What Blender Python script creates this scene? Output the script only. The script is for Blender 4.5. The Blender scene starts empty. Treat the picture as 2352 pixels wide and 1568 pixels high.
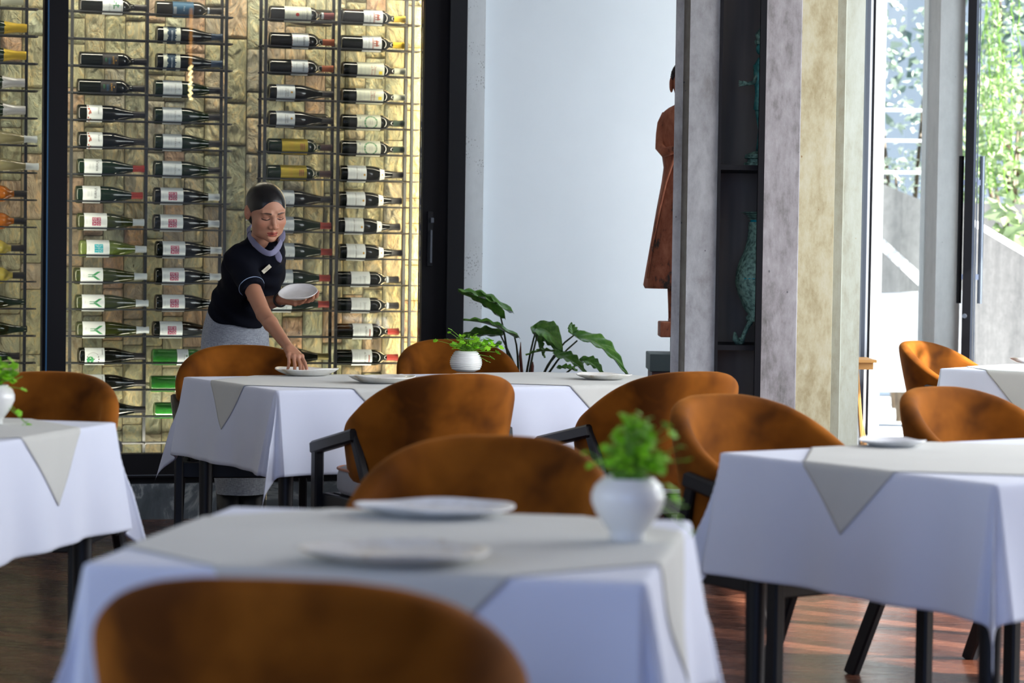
import bpy, math, random
import numpy as np
from mathutils import Vector, Matrix, noise
R = math.radians
random.seed(7)
sc = bpy.context.scene
col = sc.collection

# ------------------------------------------------------------------ camera
F_PX = 5553.0
CAM_H = 1.2
PITCH = math.atan(200 / F_PX)
ROLL = 0.0145
cam_d = bpy.data.cameras.new('camera'); cam = bpy.data.objects.new('camera', cam_d); col.objects.link(cam)
cam_d.sensor_width = 36.0; cam_d.lens = 36.0 * F_PX / 2352; cam_d.clip_end = 200
cam.matrix_world = Matrix.Translation((0, 0, CAM_H)) @ Matrix.Rotation(math.pi / 2 - PITCH, 4, 'X') @ Matrix.Rotation(ROLL, 4, 'Z')
cam_d.dof.use_dof = True; cam_d.dof.focus_distance = 9.2; cam_d.dof.aperture_fstop = 4.0
sc.camera = cam
CM = cam.matrix_world.to_3x3()

def ray(px, py):
    return CM @ Vector(((px - 1176) / F_PX, -(py - 784) / F_PX, -1.0))
def at(px, py, Y):
    """point of the photo's pixel at depth Y (metres in front of the camera)"""
    d = ray(px, py); return Vector((0, 0, CAM_H)) + d * (Y / d.y)
def atz(px, py, z):
    d = ray(px, py); return Vector((0, 0, CAM_H)) + d * ((z - CAM_H) / d.z)

# ------------------------------------------------------------------ light and exposure
sc.view_settings.view_transform = 'Standard'; sc.view_settings.look = 'None'
sc.view_settings.gamma = 1; sc.view_settings.use_curve_mapping = False
sc.view_settings.exposure = 0.25
sc.cycles.use_denoising = True
sc.cycles.max_bounces = 8; sc.cycles.diffuse_bounces = 4; sc.cycles.glossy_bounces = 3
sc.cycles.transmission_bounces = 6; sc.cycles.transparent_max_bounces = 12
sc.cycles.sample_clamp_indirect = 6; sc.cycles.caustics_reflective = False; sc.cycles.caustics_refractive = False
w = bpy.data.worlds.new('sky'); sc.world = w; w.use_nodes = True
wn = w.node_tree.nodes; wl = w.node_tree.links; wn.clear()
wo = wn.new('ShaderNodeOutputWorld'); wb = wn.new('ShaderNodeBackground'); sky = wn.new('ShaderNodeTexSky')
sky.sky_type = 'NISHITA'; sky.sun_disc = False; sky.sun_elevation = R(50); sky.sun_rotation = R(100); sky.air_density = 1.0
wb.inputs['Strength'].default_value = 0.16
wl.new(sky.outputs[0], wb.inputs[0]); wl.new(wb.outputs[0], wo.inputs[0])

def lamp(name, kind, loc, target, energy, color, size=None, size_y=None, spread=None):
    d = bpy.data.lights.new(name, kind); o = bpy.data.objects.new(name, d); col.objects.link(o)
    o.location = loc; v = Vector(target) - Vector(loc); o.rotation_euler = v.to_track_quat('-Z', 'Y').to_euler()
    d.energy = energy; d.color = color
    if kind == 'AREA':
        d.shape = 'RECTANGLE'; d.size = size; d.size_y = size_y or size
        if spread: d.spread = spread
    return o
s_ = lamp('sun', 'SUN', (7.9, 8.8, 5.75), (1.9, 11.0, .75), 17.0, (1.0, .95, .86)); s_.data.angle = R(.6)
# daylight coming in through the tall windows behind, left and right of the camera
lamp('window_light_behind', 'AREA', (-0.4, -3.2, 1.7), (-0.4, 5, 1.0), 78, (.29, .45, 1.0), 5.0, 2.6)
lamp('window_light_right', 'AREA', (3.85, 6.6, 1.75), (0, 6.0, .7), 185, (.95, .97, 1.0), 3.8, 2.5)
lamp('window_light_left', 'AREA', (-3.9, 1.6, 1.7), (0, 4.5, .9), 45, (.72, .82, 1.0), 4.2, 2.4)
lamp('window_light_door', 'AREA', (4.0, 9.9, 1.7), (2.2, 12.3, 1.3), 42, (.90, .95, 1.0), 1.2, 2.4)  # second lamp at the right-hand opening, added to brighten the garden column
lamp('window_light_corner', 'AREA', (4.0, 10.3, 1.7), (.4, 11.0, 1.2), 80, (.80, .90, 1.0), 1.8, 2.4)

# ------------------------------------------------------------------ materials
MATS = {}
def mat(name, color=(.8, .8, .8), rough=.5, metal=0.0, spec=.5, sheen=0, coat=0, trans=0, ior=1.45, emit=None, es=0):
    m = bpy.data.materials.new(name); m.use_nodes = True
    b = m.node_tree.nodes['Principled BSDF']
    b.inputs['Base Color'].default_value = (*color, 1); b.inputs['Roughness'].default_value = rough
    b.inputs['Metallic'].default_value = metal; b.inputs['Specular IOR Level'].default_value = spec
    b.inputs['Sheen Weight'].default_value = sheen; b.inputs['Coat Weight'].default_value = coat
    b.inputs['Transmission Weight'].default_value = trans; b.inputs['IOR'].default_value = ior
    if emit: b.inputs['Emission Color'].default_value = (*emit, 1); b.inputs['Emission Strength'].default_value = es
    MATS[name] = m; return m
def nd(m, t, **kw):
    n = m.node_tree.nodes.new(t)
    for k, v in kw.items():
        if k in n.inputs: n.inputs[k].default_value = v
        else: setattr(n, k, v)
    return n
def lk(m, a, b): m.node_tree.links.new(a, b)
def coords(m, scale=(1, 1, 1), kind='Object', rot=(0, 0, 0)):
    t = nd(m, 'ShaderNodeTexCoord'); mp = nd(m, 'ShaderNodeMapping'); mp.inputs['Scale'].default_value = scale
    mp.inputs['Rotation'].default_value = rot
    lk(m, t.outputs[kind], mp.inputs[0]); return mp.outputs[0]
def ramp(m, src, stops):
    r = nd(m, 'ShaderNodeValToRGB'); e = r.color_ramp.elements
    while len(e) < len(stops): e.new(.5)
    for i, (p, c) in enumerate(stops): e[i].position = p; e[i].color = (*c, 1)
    lk(m, src, r.inputs[0]); return r.outputs[0]
def noisy(m, stops, scale, vec=None, detail=5, rough=.6, distort=0):
    n = nd(m, 'ShaderNodeTexNoise', Scale=scale, Detail=detail, Roughness=rough, Distortion=distort)
    lk(m, vec or coords(m), n.inputs['Vector'])
    c = ramp(m, n.outputs['Fac'], stops); lk(m, c, m.node_tree.nodes['Principled BSDF'].inputs['Base Color']); return n, c
def bump(m, src, strength=.3, dist=.01):
    b = nd(m, 'ShaderNodeBump', Strength=strength, Distance=dist); lk(m, src, b.inputs['Height'])
    lk(m, b.outputs[0], m.node_tree.nodes['Principled BSDF'].inputs['Normal'])

# velvet
m = mat('velvet', (.40, .115, .012), .8, spec=.12, sheen=.38)
m.node_tree.nodes['Principled BSDF'].inputs['Sheen Tint'].default_value = (1, .42, .10, 1)
m.node_tree.nodes['Principled BSDF'].inputs['Sheen Roughness'].default_value = .35
n, c = noisy(m, [(.36, (.075, .021, .002)), (.5, (.175, .052, .004)), (.68, (.30, .095, .009))], 5.5, distort=.25, detail=3, rough=.45)
fine = nd(m, 'ShaderNodeTexNoise', Scale=500, Detail=2); lk(m, coords(m), fine.inputs['Vector']); bump(m, fine.outputs['Fac'], .25, .001)
m = mat('velvet_trim', (.36, .10, .015), .7, sheen=.3)
# cloths
def cloth(name, c1, c2, sc_=900):
    m = mat(name, c1, .85, spec=.2, sheen=.15)
    n, _ = noisy(m, [(.3, c2), (.7, c1)], 3, detail=4)
    w1 = nd(m, 'ShaderNodeTexNoise', Scale=sc_, Detail=1); lk(m, coords(m), w1.inputs['Vector']); bump(m, w1.outputs['Fac'], .15, .0006)
    return m
cloth('white_linen', (.70, .735, .86), (.66, .70, .83))
cloth('beige_linen', (.60, .605, .575), (.54, .545, .52))
cloth('grey_linen', (.36, .37, .40), (.28, .29, .32), 500)
m = mat('skirt_cloth', (.3, .33, .38), .8, sheen=.2)
t1 = nd(m, 'ShaderNodeTexNoise', Scale=60, Detail=3); lk(m, coords(m, (10, 10, 1)), t1.inputs['Vector'])
t2 = nd(m, 'ShaderNodeTexNoise', Scale=60, Detail=3); lk(m, coords(m, (1, 1, 10)), t2.inputs['Vector'])
mx = nd(m, 'ShaderNodeMath', operation='ADD'); lk(m, t1.outputs[0], mx.inputs[0]); lk(m, t2.outputs[0], mx.inputs[1])
mh = nd(m, 'ShaderNodeMath', operation='MULTIPLY'); lk(m, mx.outputs[0], mh.inputs[0]); mh.inputs[1].default_value = .5
lk(m, ramp(m, mh.outputs[0], [(.38, (.19, .21, .25)), (.62, (.44, .48, .54))]), m.node_tree.nodes['Principled BSDF'].inputs['Base Color'])
mat('shirt_cloth', (.004, .005, .010), .85, spec=.12)
mat('collar_cloth', (.17, .17, .27), .8, sheen=.2)
mat('sleeve_trim', (.28, .36, .52), .7)
m = mat('hair', (.0022, .002, .003), .30, spec=.42)
hn = nd(m, 'ShaderNodeTexNoise', Scale=40, Detail=2); lk(m, coords(m, (9, .35, 5)), hn.inputs['Vector']); bump(m, hn.outputs['Fac'], .3, .001)
m = mat('skin', (.4, .2, .12), .48, spec=.4)
a_ = nd(m, 'ShaderNodeAttribute', attribute_name='col'); lk(m, a_.outputs['Color'], m.node_tree.nodes['Principled BSDF'].inputs['Base Color'])
m.node_tree.nodes['Principled BSDF'].inputs['Subsurface Weight'].default_value = .12
m.node_tree.nodes['Principled BSDF'].inputs['Subsurface Radius'].default_value = (.012, .005, .003)
m.node_tree.nodes['Principled BSDF'].inputs['Subsurface Scale'].default_value = .5
# woods and metals
m = mat('black_wood', (.008, .009, .012), .4, spec=.4)
mat('black_metal', (.006, .006, .008), .5, spec=.22)
mat('bronze_metal', (.012, .013, .016), .5, spec=.3)
mat('rack_metal', (.02, .023, .026), .4, spec=.5)
mat('steel', (.55, .58, .6), .3, metal=1)
mat('grey_metal', (.13, .15, .18), .35, metal=.6)
mat('edge_seal', (.03, .10, .20), .3)  # blue line that paints the reflection along the black post edge
# floor: herringbone-ish dark timber, satin
m = mat('parquet', (.1, .04, .02), .3, spec=.42, coat=0)
vec = coords(m, (1, 1, 1), rot=(0, 0, R(38)))
br = nd(m, 'ShaderNodeTexBrick', Scale=1.0); br.inputs['Brick Width'].default_value = .62; br.inputs['Row Height'].default_value = .09
br.inputs['Mortar Size'].default_value = .0015; br.inputs['Color1'].default_value = (.0, .0, .0, 1); br.inputs['Color2'].default_value = (1, 1, 1, 1); br.inputs['Mortar'].default_value = (.3, .3, .3, 1)
lk(m, vec, br.inputs['Vector'])
gr = nd(m, 'ShaderNodeTexNoise', Scale=9, Detail=6, Roughness=.65, Distortion=.6); lk(m, coords(m, (1, 8, 1), rot=(0, 0, R(38))), gr.inputs['Vector'])
am = nd(m, 'ShaderNodeMixRGB', blend_type='MIX'); am.inputs[0].default_value = .35; lk(m, gr.outputs['Fac'], am.inputs[1]); lk(m, br.outputs['Color'], am.inputs[2])
cc = ramp(m, am.outputs[0], [(.25, (.022, .008, .005)), (.5, (.075, .026, .015)), (.75, (.17, .066, .038))])
mo = nd(m, 'ShaderNodeMixRGB', blend_type='MIX'); mo.inputs[2].default_value = (.02, .01, .008, 1); lk(m, br.outputs['Fac'], mo.inputs[0]); lk(m, cc, mo.inputs[1])
lk(m, mo.outputs[0], m.node_tree.nodes['Principled BSDF'].inputs['Base Color'])
lk(m, ramp(m, gr.outputs['Fac'], [(.3, (.17,) * 3), (.7, (.33,) * 3)]), m.node_tree.nodes['Principled BSDF'].inputs['Roughness'])
bump(m, am.outputs[0], .12, .003)
# marble plinth
m = mat('grey_marble', (.1, .12, .14), .3, spec=.5)
n, c = noisy(m, [(.30, (.06, .075, .085)), (.5, (.11, .13, .15)), (.56, (.30, .33, .34)), (.60, (.10, .12, .14)), (.85, (.16, .18, .2))], 2.6, detail=8, distort=2.2)
# stone ledger blocks
m = mat('split_stone', (.5, .45, .3), .85, spec=.2)
at_ = nd(m, 'ShaderNodeAttribute', attribute_name='rnd')
sp = nd(m, 'ShaderNodeSeparateColor'); lk(m, at_.outputs['Color'], sp.inputs[0])
base = ramp(m, sp.outputs[0], [(0, (.42, .42, .29)), (.3, (.50, .47, .33)), (.55, (.42, .45, .35)), (.75, (.55, .48, .36)), (.87, (.46, .32, .24)), (1, (.42, .43, .37))])
nn = nd(m, 'ShaderNodeTexNoise', Scale=11, Detail=6, Roughness=.65, Distortion=1.8); lk(m, coords(m, (1, 1, .6)), nn.inputs['Vector'])
nm = nd(m, 'ShaderNodeMixRGB', blend_type='MULTIPLY'); nm.inputs[0].default_value = .85
lk(m, base, nm.inputs[1]); lk(m, ramp(m, nn.outputs['Fac'], [(.26, (.40, .33, .25)), (.42, (.80, .80, .74)), (.52, (.95, .97, .9)), (.56, (1.3, 1.12, .82)), (.62, (.85, .86, .8)), (.8, (1.2, 1.1, .95))]), nm.inputs[2])
lk(m, nm.outputs[0], m.node_tree.nodes['Principled BSDF'].inputs['Base Color'])
rg = nd(m, 'ShaderNodeTexNoise', Scale=15, Detail=7, Roughness=.62, Distortion=.7); rg.noise_type = 'RIDGED_MULTIFRACTAL'; lk(m, coords(m, (1.2, 1.2, .8), rot=(0, R(35), 0)), rg.inputs['Vector'])
ra = nd(m, 'ShaderNodeMath', operation='ADD'); lk(m, rg.outputs[0], ra.inputs[0]); lk(m, nn.outputs['Fac'], ra.inputs[1]); bump(m, ra.outputs[0], 1.0, .05)
mat('stone_joint', (.10, .085, .05), .95)
# plaster, concretes
m = mat('white_plaster', (.78, .84, .88), .8, spec=.25); noisy(m, [(.3, (.76, .82, .86)), (.7, (.80, .86, .90))], 2)
mat('ceiling_paint', (.8, .8, .78), .9)
mat('warm_plaster', (.62, .6, .55), .9)
def concrete(name, ca, cb, cc_, spots=(.12, .12, .13), sc1=3.0, stretch=(1.6, 1.6, .35), spot_scale=38, spot_cut=.16):
    m = mat(name, ca, .85, spec=.25)
    n1 = nd(m, 'ShaderNodeTexNoise', Scale=sc1, Detail=8, Roughness=.7, Distortion=.25); lk(m, coords(m, stretch), n1.inputs['Vector'])
    n3 = nd(m, 'ShaderNodeTexNoise', Scale=26, Detail=6, Roughness=.7); lk(m, coords(m, (1, 1, .6)), n3.inputs['Vector'])
    mm = nd(m, 'ShaderNodeMixRGB'); mm.inputs[0].default_value = .38; lk(m, n1.outputs['Fac'], mm.inputs[1]); lk(m, n3.outputs['Fac'], mm.inputs[2])
    c1 = ramp(m, mm.outputs[0], [(.36, ca), (.5, cb), (.62, cc_)])
    v = nd(m, 'ShaderNodeTexVoronoi', Scale=spot_scale); lk(m, coords(m, (1, 1, .7)), v.inputs['Vector'])
    v2 = nd(m, 'ShaderNodeTexNoise', Scale=9, Detail=3); lk(m, coords(m), v2.inputs['Vector'])
    ad = nd(m, 'ShaderNodeMath', operation='ADD'); lk(m, v.outputs['Distance'], ad.inputs[0]); lk(m, ramp(m, v2.outputs['Fac'], [(.38, (0, 0, 0)), (.62, (.5, .5, .5))]), ad.inputs[1])
    f = ramp(m, ad.outputs[0], [(0, (1, 1, 1)), (spot_cut * .7, (1, 1, 1)), (spot_cut, (0, 0, 0))])
    mx = nd(m, 'ShaderNodeMixRGB'); lk(m, f, mx.inputs[0]); lk(m, c1, mx.inputs[1]); mx.inputs[2].default_value = (*spots, 1)
    lk(m, mx.outputs[0], m.node_tree.nodes['Principled BSDF'].inputs['Base Color']); bump(m, n1.outputs['Fac'], .35, .006)
    return m
concrete('grey_concrete', (.24, .235, .235), (.36, .37, .385), (.45, .465, .48), sc1=4, stretch=(1.6, 1.6, .7), spot_scale=24, spot_cut=.09)
concrete('mottled_concrete', (.13, .125, .12), (.27, .255, .265), (.36, .35, .36), sc1=3.6, stretch=(2.4, 2.4, .55))
concrete('yellow_concrete', (.26, .21, .11), (.40, .36, .235), (.46, .44, .33), spots=(.22, .14, .07), sc1=3.2, stretch=(1.5, 1.5, .6), spot_scale=26, spot_cut=.10)
concrete('pale_concrete', (.28, .27, .20), (.36, .37, .305), (.41, .43, .375), spots=(.30, .22, .12), sc1=2.4, stretch=(2.5, 2.5, .4), spot_scale=26, spot_cut=.10)
concrete('brown_concrete', (.28, .25, .20), (.36, .33, .27), (.42, .39, .33), sc1=5)
concrete('column_concrete', (.74, .74, .72), (.82, .82, .80), (.88, .88, .86), sc1=2, stretch=(3, 3, .5), spot_cut=.10)
concrete('terrazzo', (.66, .70, .71), (.72, .76, .77), (.76, .8, .81), spots=(.36, .38, .38), spot_scale=120, spot_cut=.34)
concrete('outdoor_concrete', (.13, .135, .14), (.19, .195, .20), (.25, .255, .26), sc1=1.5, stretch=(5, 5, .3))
mat('backdrop_paint', (.17, .215, .28), .9)  # dark blue-grey carries the backdrop's shade in its colour
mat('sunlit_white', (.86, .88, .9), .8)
# glazing: clear sheet that reflects
def glazing(name, tint=(1, 1, 1)):
    m = bpy.data.materials.new(name); m.use_nodes = True; t = m.node_tree; t.nodes.clear()
    o = t.nodes.new('ShaderNodeOutputMaterial'); g = t.nodes.new('ShaderNodeBsdfGlossy'); g.inputs['Roughness'].default_value = .01
    tr = t.nodes.new('ShaderNodeBsdfTransparent'); tr.inputs[0].default_value = (*tint, 1); fr = t.nodes.new('ShaderNodeFresnel'); fr.inputs[0].default_value = 1.5
    mx = t.nodes.new('ShaderNodeMixShader'); t.links.new(fr.outputs[0], mx.inputs[0]); t.links.new(tr.outputs[0], mx.inputs[1]); t.links.new(g.outputs[0], mx.inputs[2]); t.links.new(mx.outputs[0], o.inputs[0])
    MATS[name] = m
glazing('glazing', (.97, .985, .98)); glazing('clear_glazing', (.98, 1, 1))
# ceramics
m = mat('ceramic', (.80, .80, .78), .25, spec=.5, coat=.3)
m = mat('glazed_plate', (.7, .67, .6), .3, coat=.25)
noisy(m, [(.30, (.42, .31, .19)), (.40, (.72, .69, .62)), (.7, (.86, .86, .84))], 14, detail=5, distort=.8)
m = mat('pale_plate', (.7, .7, .7), .3, coat=.25); noisy(m, [(.3, (.62, .60, .58)), (.6, (.74, .73, .72))], 16)
m = mat('grey_plate', (.7, .7, .7), .3, coat=.25); noisy(m, [(.3, (.66, .67, .68)), (.6, (.84, .86, .90))], 16)
# greens
def leafm(name, a, b, scale=30, trans=.0):
    m = mat(name, a, .4, spec=.4); noisy(m, [(.3, a), (.7, b)], scale)
    return m
leafm('pennywort', (.14, .44, .01), (.28, .62, .02), 40)
leafm('pennywort_stem', (.16, .36, .03), (.22, .45, .05))
m = leafm('philodendron', (.04, .15, .025), (.15, .34, .05), 25)
wv = nd(m, 'ShaderNodeAttribute', attribute_name='vein'); 
m.node_tree.nodes['Principled BSDF'].inputs['Roughness'].default_value = .22; m.node_tree.nodes['Principled BSDF'].inputs['Coat Weight'].default_value = .3
mxx = nd(m, 'ShaderNodeMixRGB'); src = m.node_tree.nodes['Principled BSDF'].inputs['Base Color'].links[0].from_socket
lk(m, wv.outputs['Fac'], mxx.inputs[0]); lk(m, src, mxx.inputs[1]); mxx.inputs[2].default_value = (.16, .30, .08, 1); lk(m, mxx.outputs[0], m.node_tree.nodes['Principled BSDF'].inputs['Base Color'])
leafm('philodendron_stem', (.03, .035, .02), (.05, .07, .03))
leafm('dry_sheath', (.12, .03, .02), (.20, .06, .03))
leafm('garden_leaf', (.26, .42, .14), (.55, .66, .42), 3)
leafm('garden_leaf_dark', (.16, .24, .20), (.30, .40, .34), 3)
leafm('pale_leaf', (.55, .68, .48), (.86, .92, .84), 3)  # leaf colour whitened to hold the overexposed sun and haze
leafm('bark', (.12, .08, .05), (.2, .15, .1))
mat('planter', (.25, .25, .25), .7)
m = mat('soil', (.03, .02, .015), .95)
# statue, bronzes
m = mat('red_wood', (.36, .11, .06), .75); n, c = noisy(m, [(.40, (.05, .035, .03)), (.45, (.30, .085, .04)), (.65, (.48, .17, .09))], 7, vec=coords(m, (1.6, 1.6, .7)), detail=7, rough=.75, distort=.5); bump(m, n.outputs['Fac'], .5, .004)
mat('wood_hair', (.03, .02, .02), .8)
m = mat('verdigris', (.05, .22, .22), .45, metal=.25); n, c = noisy(m, [(.3, (.03, .10, .10)), (.5, (.05, .27, .28)), (.68, (.2, .5, .46))], 22, detail=6); bump(m, n.outputs['Fac'], .6, .004)
m = mat('turquoise_glaze', (.0, .34, .46), .18, coat=.6)
m = mat('bronze_relief', (.08, .2, .17), .6, metal=.2); n, c = noisy(m, [(.35, (.04, .10, .09)), (.6, (.24, .44, .38))], 60); bump(m, n.outputs['Fac'], 1, .006)
m = mat('niche_back', (.07, .065, .06), .6); noisy(m, [(.3, (.12, .12, .125)), (.6, (.30, .28, .24))], 2, vec=coords(m, (3, 3, .4)), detail=3)
mat('plinth_grey', (.10, .13, .13), .6); mat('plinth_red', (.12, .05, .05), .6)
m = mat('golden_wood', (.65, .33, .10), .5)
mat('led', (1, .8, .5), .5, emit=(1.0, .72, .36), es=80)
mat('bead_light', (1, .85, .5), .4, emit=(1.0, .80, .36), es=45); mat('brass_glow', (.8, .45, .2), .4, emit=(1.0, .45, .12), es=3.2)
mat('badge', (.62, .58, .45), .35, metal=.2); mat('badge_print', (.15, .12, .08), .5)
mat('nail', (.62, .36, .30), .3); mat('rubber_black', (.01, .01, .01), .4); mat('pearl', (.8, .78, .75), .2)

# ------------------------------------------------------------------ mesh helpers
class MB:
    def __init__(s): s.v = []; s.f = []; s.mi = []; s.cur = 0
    def add(s, vs, fs):
        b = len(s.v); s.v += [tuple(v) for v in vs]; s.f += [tuple(b + i for i in f) for f in fs]; s.mi += [s.cur] * len(fs); return s
    def box(s, c, d, M=None, bev=0):
        x, y, z = d[0] / 2, d[1] / 2, d[2] / 2
        if bev:
            e = bev
            pts = []
            for zz, k in ((-z, e), (-z + e, 0), (z - e, 0), (z, e)):
                pts += [(-x + k + (e if 0 else 0), -y + k, zz), (x - k, -y + k, zz), (x - k, y - k, zz), (-x + k, y - k, zz)]
            fs = [(3, 2, 1, 0), (12, 13, 14, 15)]
            for l in range(3):
                for i in range(4): fs.append((l * 4 + i, l * 4 + (i + 1) % 4, l * 4 + 4 + (i + 1) % 4, l * 4 + 4 + i))
        else:
            pts = [(-x, -y, -z), (x, -y, -z), (x, y, -z), (-x, y, -z), (-x, -y, z), (x, -y, z), (x, y, z), (-x, y, z)]
            fs = [(3, 2, 1, 0), (4, 5, 6, 7), (0, 1, 5, 4), (1, 2, 6, 5), (2, 3, 7, 6), (3, 0, 4, 7)]
        M = M or Matrix.Identity(3); c = Vector(c)
        return s.add([c + M @ Vector(p) for p in pts], fs)
    def bar(s, a, b, w, h, up=(0, 0, 1)):
        a = Vector(a); b = Vector(b); d = (b - a).normalized(); u = Vector(up)
        sx = d.cross(u).normalized(); uz = sx.cross(d).normalized()
        M = Matrix((sx, d, uz)).transposed()
        return s.box((a + b) / 2, (w, (b - a).length, h), M, bev=min(w, h) * .18)
    def tube(s, pts, rad, n=8, cap=True):
        pts = [Vector(p) for p in pts]; k = len(pts); rs = rad if hasattr(rad, '__len__') else [rad] * k
        rings = []; prev = None
        for i, p in enumerate(pts):
            d = (pts[min(i + 1, k - 1)] - pts[max(i - 1, 0)]).normalized()
            a = prev if prev is not None else (Vector((0, 0, 1)) if abs(d.z) < .9 else Vector((1, 0, 0)))
            x = (a - d * a.dot(d)).normalized(); y = d.cross(x); prev = x
            rings.append([p + (x * math.cos(2 * math.pi * j / n) + y * math.sin(2 * math.pi * j / n)) * rs[i] for j in range(n)])
        vs = [v for r in rings for v in r]; fs = []
        for i in range(k - 1):
            for j in range(n): fs.append((i * n + j, i * n + (j + 1) % n, (i + 1) * n + (j + 1) % n, (i + 1) * n + j))
        if cap: fs.append(tuple(range(n))[::-1]); fs.append(tuple((k - 1) * n + j for j in range(n)))
        return s.add(vs, fs)
    def lathe(s, prof, n=32, axis='Z', c=(0, 0, 0), sx=1, sy=1, a0=0, a1=2 * math.pi, wob=None):
        vs = []; fs = []; k = len(prof); full = abs(a1 - a0 - 2 * math.pi) < 1e-6; cols = n if full else n + 1
        for i, (r, h) in enumerate(prof):
            for j in range(cols):
                t = a0 + (a1 - a0) * j / n; rr = r * (wob(t, i) if wob else 1)
                x = rr * math.cos(t) * sx; y = rr * math.sin(t) * sy
                p = (x, y, h) if axis == 'Z' else (h, x, y)
                vs.append((p[0] + c[0], p[1] + c[1], p[2] + c[2]))
        for i in range(k - 1):
            for j in range(n if not full else cols):
                j2 = (j + 1) % cols if full else j + 1
                fs.append((i * cols + j, i * cols + j2, (i + 1) * cols + j2, (i + 1) * cols + j))
        return s.add(vs, fs)
    def prism(s, poly, z0, z1):
        n = len(poly)
        vs = [(x, y, z0) for x, y in poly] + [(x, y, z1) for x, y in poly]
        fs = [(i, (i + 1) % n, n + (i + 1) % n, n + i) for i in range(n)] + [tuple(range(n))[::-1], tuple(range(n, 2 * n))]
        return s.add(vs, fs)
    def ball(s, c, r, n=12, m=8):
        r = r if hasattr(r, '__len__') else (r, r, r)
        vs = [(c[0], c[1], c[2] - r[2])]; fs = []
        for i in range(1, m):
            t = math.pi * i / m
            for j in range(n):
                a = 2 * math.pi * j / n; vs.append((c[0] + r[0] * math.sin(t) * math.cos(a), c[1] + r[1] * math.sin(t) * math.sin(a), c[2] - r[2] * math.cos(t)))
        vs.append((c[0], c[1], c[2] + r[2]))
        for j in range(n): fs.append((0, 1 + (j + 1) % n, 1 + j)); fs.append((len(vs) - 1, len(vs) - 1 - n + j, len(vs) - 1 - n + (j + 1) % n))
        for i in range(m - 2):
            for j in range(n): fs.append((1 + i * n + j, 1 + i * n + (j + 1) % n, 1 + (i + 1) * n + (j + 1) % n, 1 + (i + 1) * n + j))
        return s.add(vs, fs)
    def grid(s, rows, closed=False):
        b = len(s.v); nr = len(rows); nc = len(rows[0]); vs = [p for r in rows for p in r]; fs = []
        for i in range(nr - 1):
            for j in range(nc if closed else nc - 1): fs.append((i * nc + j, i * nc + (j + 1) % nc, (i + 1) * nc + (j + 1) % nc, (i + 1) * nc + j))
        return s.add(vs, fs)
    def build(s, name, mt, parent=None, smooth=False, world=False, angle=None):
        me = bpy.data.meshes.new(name); me.from_pydata(s.v, [], s.f)
        for x in (mt if isinstance(mt, (list, tuple)) else [mt]): me.materials.append(MATS[x])
        if max(s.mi, default=0): me.polygons.foreach_set('material_index', s.mi)
        if smooth: me.polygons.foreach_set('use_smooth', [True] * len(s.f))
        me.update()
        if smooth and angle: me.set_sharp_from_angle(angle=R(angle))
        o = bpy.data.objects.new(name, me); col.objects.link(o)
        if parent:
            o.parent = parent
            if world: o.location = -parent.location
        return o
def tag(o, label=None, cat=None, group=None, kind=None):
    if label: o['label'] = label
    if cat: o['category'] = cat
    if group: o['group'] = group
    if kind: o['kind'] = kind
    return o
def thing(name, label, cat, loc=(0, 0, 0), rz=0, group=None, kind=None):
    o = bpy.data.objects.new(name, None); col.objects.link(o); o.location = loc; o.rotation_euler = (0, 0, rz)
    o.empty_display_size = .1
    return tag(o, label, cat, group, kind)
def dup(o, loc, rz=0, label=None):
    r = o.copy(); col.objects.link(r); r.location = loc; r.rotation_euler = (0, 0, rz)
    if label: r['label'] = label
    for ch in o.children:
        c = ch.copy(); col.objects.link(c); c.parent = r
        for g in ch.children:
            d = g.copy(); col.objects.link(d); d.parent = c
    return r
def solidify(o, t, off=1):
    md = o.modifiers.new('thick', 'SOLIDIFY'); md.thickness = t; md.offset = off; return o
def subsurf(o, n=1):
    md = o.modifiers.new('smooth', 'SUBSURF'); md.levels = n; md.render_levels = n; return o
def lerp(a, b, t): return a + (b - a) * t
def interp(x, tab):
    for (a, va), (b, vb) in zip(tab, tab[1:]):
        if x <= b:
            t = max(0, (x - a) / (b - a)); t = t * t * (3 - 2 * t) if 0 else t; return va + (vb - va) * t
    return tab[-1][1]
# ------------------------------------------------------------------ room shell
WU = Vector((math.cos(R(17)), math.sin(R(17)), 0)); WV = Vector((-math.sin(R(17)), math.cos(R(17)), 0))
WO = Vector((-1.784, 10.70, 0)); WM = Matrix((WU, WV, Vector((0, 0, 1)))).transposed()
def W(u, v, z=0): return WO + WU * u + WV * v + Vector((0, 0, z))
def hitW(px, py, v):
    """where the ray of a pixel meets the upright plane v of the cellar wall -> (u, z)"""
    d = ray(px, py); o = Vector((0, 0, CAM_H)) - WO
    t = (v - o.dot(WV)) / d.dot(WV); p = o + d * t
    return p.dot(WU), p.z
def uat(px, v, py=500): return hitW(px, py, v)[0]
def wbox(mb, u0, u1, v0, v1, z0, z1, bev=0):
    return mb.box(W((u0 + u1) / 2, (v0 + v1) / 2, (z0 + z1) / 2), (abs(u1 - u0), abs(v1 - v0), abs(z1 - z0)), WM, bev)
def S(o): o['kind'] = 'structure'; return o
ZC = 3.0
UL, UR = uat(-260, 0), uat(1061, 0)
mb = MB(); mb.add([(-4.2, -3.6, 0), (4.2, -3.6, 0), (4.2, 12.95, 0), (-4.2, 12.95, 0), (-4.2, -3.6, -.15), (4.2, -3.6, -.15), (4.2, 12.95, -.15), (-4.2, 12.95, -.15)],
       [(0, 1, 2, 3), (7, 6, 5, 4), (0, 4, 5, 1), (1, 5, 6, 2), (2, 6, 7, 3), (3, 7, 4, 0)])
S(mb.build('floor', 'parquet'))
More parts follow.
